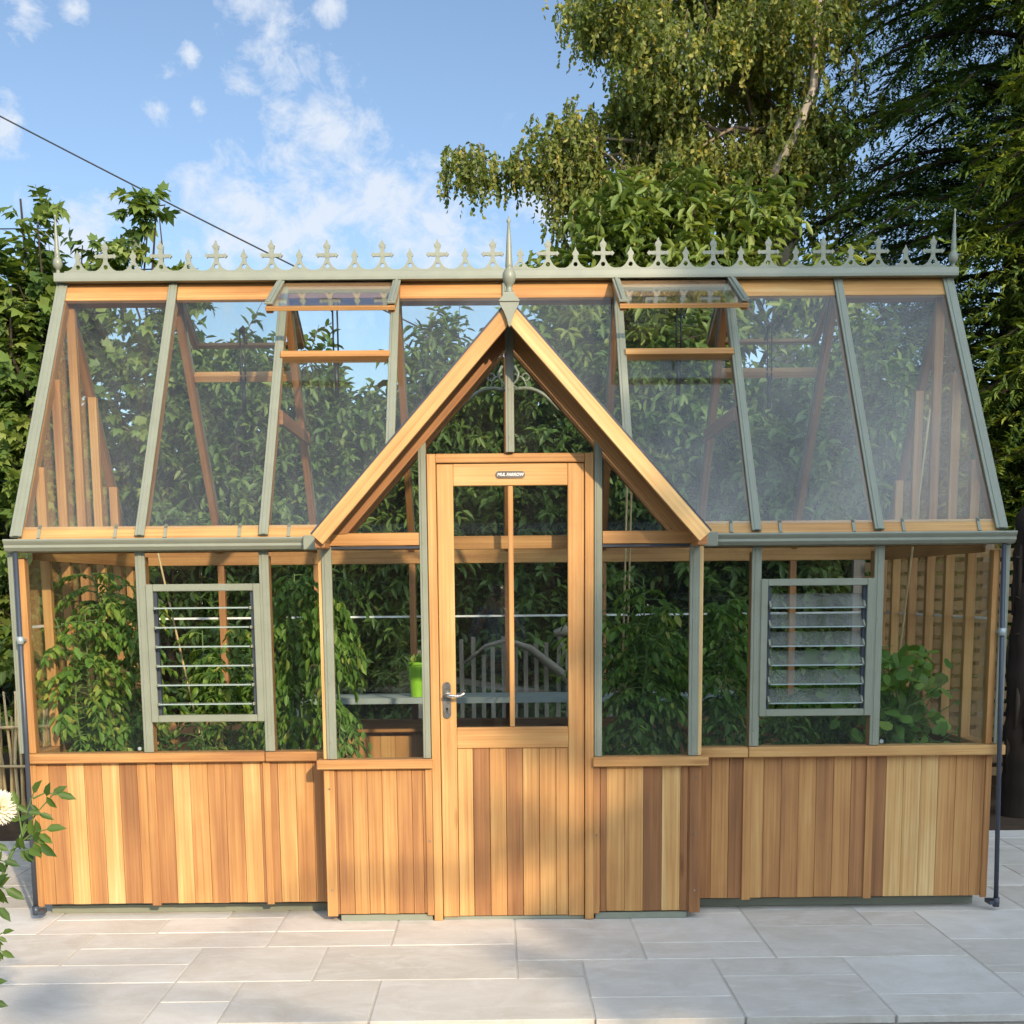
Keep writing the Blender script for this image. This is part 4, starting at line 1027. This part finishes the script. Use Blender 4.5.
cf = conifer('smaller conifer with sprays tinted yellow green as if sunlit at the right edge behind the slatted fence', (5.15, 4.9, 0), 10.5, 2.1, 9, zlo=1.6, nlev=24, mt=leafmat('sunlit_conifer_sprays', [(.08, .14, .03), (.16, .23, .045), (.30, .36, .065), (.46, .47, .10)], .35, .55, .2))  # brighter yellow-green colour stands in for sun on these sprays
# far dark mass
ells = [(-9 + i * 1.15, 8.6 + (i % 3) * .7, 1.7 + .3 * math.sin(i * 2.1), 1.1, .7, 1.95) for i in range(17)]
P, D = in_ells(ells, 7500, .45)
a = twigs(P, D + np.array([0, -.2, .3]), .5, 10, .20, .11, .3)
ft = leaves('far_treeline', *a, OVAL, np.clip(rng.normal(.45, .25, len(a[0])), 0, 1), M_leaf_dark)
tag(ft, kind='stuff')

# ------------------------------------------------------------------ fences, trunk, cable
sf = empty('slatted_fence', (4.05, 3.55, 0)); tag(sf, 'brown fence of thin overlapping horizontal slats behind the right end of the greenhouse', 'fence')
mb = MB(); z = .22; i = 0
while z < 1.93:
    for (x0, x1) in ((-1.4, -.48), (-.46, .46), (.48, 1.4)):
        off = .012 if (i % 2) else -.012
        pts = [V(x0, off, z), V((x0 + x1) / 2, -off * 2, z + random.uniform(-.014, .014)), V(x1, off, z)]
        tt = random.uniform(.3, .8)
        for a, b in zip(pts, pts[1:]): mb.beam(a, b, .008, .064, (0, 1, 0), tt)
    z += .0955; i += 1
mb.build('slat_panel', M_fencewood, sf)
for x in (-1.43, -.47, .47, 1.43):
    mb = MB(); mb.box(x - .04, x + .04, .03, .10, -.1, 2.0, .2); mb.build('post', M_grey_wood, sf)
hf = empty('hurdle_fence', (-3.9, 3.2, 0)); tag(hf, 'rustic fence of pale upright sticks left of the greenhouse end wall', 'fence')
mb = MB(); x = -1.1
while x < .62:
    h = random.uniform(.72, .92); dx = random.uniform(-.05, .05)
    mb.tube(limb_pts((x, random.uniform(-.03, .03), -.1), (x + dx, random.uniform(-.03, .03), h), 5, 0, .03), [.014, .013, .012, .011, .008], 6, random.uniform(.4, 1)); x += random.uniform(.018, .042)
mb.build('stake_panel', M_cane, hf)
mb = MB()
for zz in (.35, .64): mb.tube(limb_pts((-1.15, -.045, zz), (.66, -.045, zz + .03), 8, 0, .01), .013, 6, .6)
mb.build('rail', M_cane, hf)
pf = empty('picket_fence', (0, 3.0, 0)); tag(pf, 'old grey picket fence seen through the door glass behind the bench', 'fence')
mb = MB(); x = -.62; i = 0
while x < .75:
    h = 1.22 + .05 * math.sin(i * 1.7) + (.02 if i % 3 else -.03); mb.beam((x + random.uniform(-.01, .01), 0, -.1), (x + random.uniform(-.012, .012), 0, h), .030, .014, (1, 0, 0), random.uniform(.5, 1)); x += .075; i += 1
mb.build('pickets', M_grey_wood, pf)
mb = MB(); mb.beam((-.65, .02, 1.02), (.78, .02, .80), .018, .045, (0, 1, 0), .5); mb.beam((-.65, .02, .45), (.78, .02, .42), .018, .045, (0, 1, 0), .5); mb.build('rail', M_grey_wood, pf)
lb = MB(); lb.tube([(-.30, 2.93, 1.10), (-.15, 2.92, 1.22), (0, 2.91, 1.26), (.16, 2.92, 1.20), (.36, 2.93, 1.04), (.5, 2.94, .9), (.62, 2.93, .0)], [.012, .014, .016, .026, .032, .034, .04], 8, .6)
lb.tube([(.33, 2.93, 1.30), (.45, 2.92, 1.33)], [.025, .045], 8, .9); lb.tube([(.36, 2.93, 1.05), (.40, 2.93, 1.18), (.36, 2.93, 1.29)], [.012, .012, .02], 6, .7)
tag(lb.build('fallen_branch', M_grey_wood), 'bent grey branch lying against the picket fence behind the greenhouse', 'branch')
tk = empty('dead_trunk', (3.66, 2.9, 0)); tag(tk, 'dark broken tree trunk with stubs of branches at the right edge beside the paving', 'tree trunk')
mb = MB(); mb.tube(limb_pts((0, 0, -.1), (-.03, 0, 2.15), 28, 0, .008), [(.155 - .002 * i) * random.uniform(.9, 1.1) for i in range(27)] + [.06], 14, .3)
for i in range(26):                # bark ridges
    a = random.uniform(0, 6.28); z = random.uniform(-.05, 1.7); r = .135
    mb.tube([V(r * math.cos(a), r * math.sin(a), z), V(r * 1.06 * math.cos(a + .1), r * 1.06 * math.sin(a + .1), z + .18), V(r * .98 * math.cos(a), r * .98 * math.sin(a), z + .36)], [.012, .018, .008], 6, random.uniform(.1, .8))
mb.build('trunk', M_bark, tk)
mb = MB()
for (z, dx, dz, r) in ((2.1, -.05, .55, .028), (2.0, -.10, .3, .02), (1.9, .1, .6, .03), (1.75, -.16, .05, .012), (1.45, -.15, .08, .008), (1.3, -.14, -.03, .008), (2.1, .02, .42, .04), (1.1, .15, .1, .012)):
    mb.tube(limb_pts((0, -.05, z), (dx, -.08, z + dz), 4, 0, .05), [r, r * .9, r * .75, r * .5], 6, .5)
mb.build('branch_stub', M_bark, tk)
# soil bed and low plants beyond the paving
mb = MB(); mb.box(-12, 12, 2.23, 9, -.118, -.012); tag(mb.build('planting_bed', M_soil), kind='structure')
cb = MB(); A0, B0 = V(-5.0, 7.0, 6.35), V(3.2, 9.2, 2.2)
a_, b_ = V(-5.6, 7.4, 6.56), V(1.6, 7.4, 3.05)
cb.tube([a_.lerp(b_, i / 24) + V(0, 0, -.06 * math.sin(math.pi * i / 24)) for i in range(25)], .008, 6)
tag(cb.build('overhead_cable', M_cable), 'thin black overhead cable sloping down across the sky at upper left', 'cable')

# ------------------------------------------------------------------ dahlia in the left foreground
dl = empty('dahlia_plant', (-1.585, -3.25, -.12)); tag(dl, 'white flowered dahlia with dark green leaves at the left edge in front of the paving', 'plant')
def W2(x, y, z): return V(x + 1.55, y + 3.25, z + .12)
mb = MB(); P, A, Nn, L = [], [], [], []
def dleaf(p0, p1, n=5, l=.075, side=V(0, 0, 1)):
    p0, p1 = W2(*p0), W2(*p1); d = (p1 - p0); mb.tube([p0, p0.lerp(p1, .5) + V(0, 0, .01), p1], [.0026, .002, .0015], 5, .5, False)
    dn = d.normalized(); sv = dn.cross(V(0, 1, .3)).normalized()
    for i in range(n):
        if i == n - 1: P.append(p1); A.append(dn * .8 + V(0, 0, -.3)); L.append(l * 1.1)
        else:
            q = .55 + .4 * (i // 2) / max(1, (n - 1) // 2); sg = 1 if i % 2 else -1
            P.append(p0.lerp(p1, q)); A.append(dn * .45 + sv * sg + V(0, 0, -.15)); L.append(l * random.uniform(.8, 1.05))
        Nn.append(V(random.uniform(-.4, .4), -.8, .5 + random.uniform(-.3, .3)))
main = [(-1.55, -3.25, -.12), (-1.50, -3.22, .4), (-1.44, -3.2, .75), (-1.385, -3.2, 1.02)]
for br in (main, [(-1.53, -3.24, .3), (-1.42, -3.2, .72), (-1.33, -3.18, .92), (-1.285, -3.18, 1.0)], [(-1.53, -3.25, .2), (-1.46, -3.2, .55), (-1.42, -3.18, .66)], [(-1.55, -3.25, .1), (-1.48, -3.3, .38), (-1.42, -3.3, .56)]):
    mb.tube([W2(*p) for p in br], [.006, .005, .004, .003][:len(br)], 6)
dleaf((-1.30, -3.18, .965), (-1.215, -3.17, 1.075), 3, .05); dleaf((-1.30, -3.18, .97), (-1.255, -3.2, 1.085), 3, .05); dleaf((-1.26, -3.19, 1.07), (-1.195, -3.19, 1.08), 3, .055)
dleaf((-1.31, -3.18, .945), (-1.235, -3.18, .985), 5, .06); dleaf((-1.285, -3.18, .96), (-1.245, -3.2, .95), 3, .065); dleaf((-1.33, -3.18, .93), (-1.27, -3.22, .94), 5, .055); dleaf((-1.29, -3.2, .97), (-1.30, -3.2, 1.05), 3, .05)
dleaf((-1.40, -3.2, .90), (-1.345, -3.2, .905), 5, .05); dleaf((-1.40, -3.2, .84), (-1.345, -3.2, .83), 5, .065); dleaf((-1.42, -3.18, .80), (-1.37, -3.2, .78), 5, .06); dleaf((-1.41, -3.2, .95), (-1.37, -3.2, .95), 3, .05)
dleaf((-1.42, -3.18, .66), (-1.36, -3.2, .71), 5, .04); dleaf((-1.42, -3.18, .66), (-1.365, -3.2, .66), 5, .045); dleaf((-1.43, -3.3, .56), (-1.365, -3.3, .60), 5, .05); dleaf((-1.43, -3.3, .54), (-1.37, -3.3, .55), 5, .055); dleaf((-1.45, -3.3, .45), (-1.40, -3.3, .46), 5, .06)
for i in range(26):      # the bulk of the plant, left of the frame
    x = random.uniform(-1.75, -1.46); z = random.uniform(.2, .95); y = -3.25 + random.uniform(-.15, .15)
    dleaf((x, y, z), (x + random.uniform(-.09, .07), y + random.uniform(-.08, .08), z + random.uniform(0, .05)), 5, .07)
mb.build('stem', M_stem_green, dl)
P, A, Nn = (np.array([tuple(v) for v in q]) for q in (P, A, Nn)); L = np.array(L) * .82
leaves('foliage', P, A, Nn, L, L * .52, OVAL, rng.uniform(.0, 1., len(P)), M_leaf_dahlia, dl)
c = np.array(W2(-1.345, -3.205, 1.05)); n = 110
i = np.arange(n); th = i * 2.4; el = np.sqrt((i + .5) / n) * 1.9
face = unit(np.array([[.35, -.9, .25]]))[0]; X = unit(np.cross(face, [0, 0, 1.])[None])[0]; Y = np.cross(face, X)
A = np.sin(el)[:, None] * (np.cos(th)[:, None] * X + np.sin(th)[:, None] * Y) + np.cos(el)[:, None] * face
leaves('flower', np.tile(c, (n, 1)), A, face + rng.normal(0, .2, (n, 3)), (.026 + .024 * np.sin(np.clip(el, 0, 1.5))), .017, OVAL, rng.uniform(0, 1, n), M_petal, dl)

# ------------------------------------------------------------------ garden behind the viewer: casts the shade on the right and shows in the panes
shrub('garden_tree', 'broad leafy tree behind the viewer that shades the right half of the greenhouse', 'tree', (6.4, -10.2, 0),
      [(6.0, -10.2, 5.6, 1.5, 1.3, 1.35), (5.55, -10.2, 6.35, .85, .8, .65), (1.85, -10.2, 4.1, .15, .2, .08), (6.35, -10.2, 7.3, 1.25, 1.3, 1.5), (5.2, -10.2, 4.1, 1.15, 1.1, .85), (8.4, -10.3, 7.0, 1.8, 1.5, 2.5), (7.2, -10.2, 4.6, 1.7, 1.3, 1.5)], 2200, 14, .19, .12, OVAL, M_leaf_hedge, .45, .3, .16, 18, bias=.5)
HB = shrub('tall_hedge_shrub', 'tall evergreen shrub in the hedge behind the viewer, reflected in the door glass', 'shrub', (-6, -17, 0),
      [(-6, -17, 1.8, 1.7, 1.0, 2.0), (-6, -17, 4.2, 1.6, .9, 1.9)], 1500, 12, .24, .15, OVAL, M_leaf_dark, .5, .3, .1, 8, group='hedge behind the viewer')
for i, x in enumerate((-4.2, -2.4, -.6, 1.2, 3.0, 4.8, 6.6, 8.4, -7.8)):
    c = copy_tree(HB); c.location = (x, -17 + (i % 2) * .7, 0); c.rotation_euler.z = i * 1.3
    c.scale = (1, 1, (.95, 1.02, .93, 1.05, 1., .95, 1., .97, 1.02)[i])

# ------------------------------------------------------------------ the photographer, mirrored faintly in the door glass
def skin(name, pts, edges, mt, parent, sub=2):
    me = bpy.data.meshes.new(name); me.from_pydata([p[0] for p in pts], edges, []); me.materials.append(mt)
    o = bpy.data.objects.new(name, me); link(o, parent)
    o.modifiers.new('skin', 'SKIN'); me.skin_vertices or None
    for v, p in zip(me.skin_vertices[0].data, pts):
        r = p[1]; v.radius = r if isinstance(r, tuple) else (r, r)
    me.skin_vertices[0].data[0].use_root = True
    m = o.modifiers.new('smooth', 'SUBSURF'); m.levels = sub; m.render_levels = sub
    return o
M_skin = plain('skin', (.50, .30, .21), .5); M_shirt = plain('blue_grey_cotton', (.22, .26, .36), .8); M_navy = plain('navy_cotton', (.03, .045, .11), .85); M_hair = plain('brown_hair', (.10, .06, .035), .5); M_shoe = plain('dark_leather', (.03, .025, .02), .5)
pe = empty('person', (-.0675, -7.16, -.07)); tag(pe, 'person in blue grey shirt and navy trousers holding up a phone, mirrored in door glass', 'person')
pts = [((0, 0, .98), (.14, .10)), ((0, .0, 1.12), (.125, .095)), ((0, .0, 1.30), (.15, .105)), ((0, -.01, 1.43), (.11, .075)), ((0, .0, 1.51), (.052, .055)), ((0, .02, 1.575), (.066, .078)), ((0, .025, 1.65), (.078, .095)), ((0, .01, 1.725), (.058, .07))]
edges = [(i, i + 1) for i in range(7)]
for s_ in (-1, 1):
    o = len(pts)
    pts += [((s_ * .175, -.01, 1.42), .056), ((s_ * .215, .05, 1.29), .046), ((s_ * .235, .12, 1.185), .042), ((s_ * .17, .22, 1.36), .036), ((s_ * .105, .275, 1.52), .027), ((s_ * .085, .285, 1.57), (.036, .022))]
    edges += [(3, o)] + [(o + i, o + i + 1) for i in range(5)]
    o = len(pts)
    pts += [((s_ * .095, 0, .88), .095), ((s_ * .10, .01, .70), .078), ((s_ * .10, .015, .52), .058), ((s_ * .10, -.01, .33), .052), ((s_ * .10, -.02, .10), .038), ((s_ * .105, .04, .045), (.042, .034)), ((s_ * .11, .15, .03), (.040, .024))]
    edges += [(0, o)] + [(o + i, o + i + 1) for i in range(6)]
    for f in range(5):
        q = len(pts)
        if f < 4:
            z = 1.545 + f * .021; l = (.058, .068, .072, .062)[f]
            pts += [((s_ * .090, .285, z), .0095), ((s_ * (.090 - l * .3), .306, z + .004), .009), ((s_ * (.088 - l * .75), .304, z + .006), .0085), ((s_ * (.086 - l * .95), .296, z + .006), .007)]
        else:
            pts += [((s_ * .088, .272, 1.555), .0105), ((s_ * .080, .258, 1.575), .010), ((s_ * .066, .262, 1.59), .009), ((s_ * .052, .268, 1.597), .0075)]
        edges += [(o - 1, q)] + [(q + i, q + i + 1) for i in range(3)]
body = skin('body', pts, edges, M_skin, pe)
sh_ = [((0, 0, .93), (.155, .118)), ((0, .0, 1.12), (.14, .108)), ((0, .0, 1.30), (.163, .118)), ((0, -.01, 1.44), (.115, .083))]; ed = [(0, 1), (1, 2), (2, 3)]
for s_ in (-1, 1):
    o = len(sh_); sh_ += [((s_ * .178, -.01, 1.425), .066), ((s_ * .217, .05, 1.29), .057), ((s_ * .236, .12, 1.185), .052), ((s_ * .19, .19, 1.31), .046)]; ed += [(3, o), (o, o + 1), (o + 1, o + 2), (o + 2, o + 3)]
skin('shirt', sh_, ed, M_shirt, pe)
tr_ = [((0, 0, 1.0), (.15, .112))]; ed = []
for s_ in (-1, 1):
    o = len(tr_); tr_ += [((s_ * .095, 0, .88), .108), ((s_ * .10, .01, .70), .092), ((s_ * .10, .015, .52), .074), ((s_ * .10, -.01, .33), .068), ((s_ * .10, -.02, .11), .062)]; ed += [(0, o)] + [(o + i, o + i + 1) for i in range(4)]
skin('trousers', tr_, ed, M_navy, pe)
skin('hair', [((0, -.01, 1.735), (.072, .085)), ((0, -.035, 1.66), (.092, .085)), ((0, -.055, 1.56), (.092, .06)), ((0, -.06, 1.45), (.085, .045)), ((0, -.06, 1.37), (.06, .03))], [(0, 1), (1, 2), (2, 3), (3, 4)], M_hair, pe)
fm = MB()
for s_ in (-1, 1):
    fm.lathe([(.001, -.012), (.010, -.007), (.0125, 0), (.010, .007), (.001, .012)], (s_ * .031, .108, 1.645), 10); fm.tube([(s_ * .018, .118, 1.668), (s_ * .034, .118, 1.673), (s_ * .05, .108, 1.668)], .0035, 5)
    fm.tube([(s_ * .079, .02, 1.66), (s_ * .088, .01, 1.64), (s_ * .082, .02, 1.61)], [.008, .011, .007], 8)
fm.tube([(0, .112, 1.655), (0, .128, 1.63), (0, .136, 1.613), (0, .118, 1.606)], [.007, .009, .012, .006], 8)
fm.tube([(-.024, .100, 1.577), (0, .112, 1.576), (.024, .100, 1.577)], [.003, .006, .003], 6)
fm.build('face', plain('face_features', (.30, .17, .12), .5), pe)
for s_ in (-1, 1):
    skin('shoe', [((s_ * .105, -.05, .04), (.045, .04)), ((s_ * .105, .04, .04), (.048, .036)), ((s_ * .11, .16, .03), (.044, .028))], [(0, 1), (1, 2)], M_shoe, pe)
ph = MB(); ph.box(-.0385, .0385, -.004, .004, -.078, .078); po = ph.build('phone', M_black, None, .003)
po.location = (-.0675 + .0, -7.16 + .289, 1.585 - .005); tag(po, 'slim black phone held upright in both hands of the person', 'phone')
lp = MB(); lp.tube([(-.02, .004, .055), (-.02, .0065, .055)], .009, 12); lp.tube([(-.02, .004, .034), (-.02, .0065, .034)], .009, 12); lp.build('phone_lens', M_steel, po)
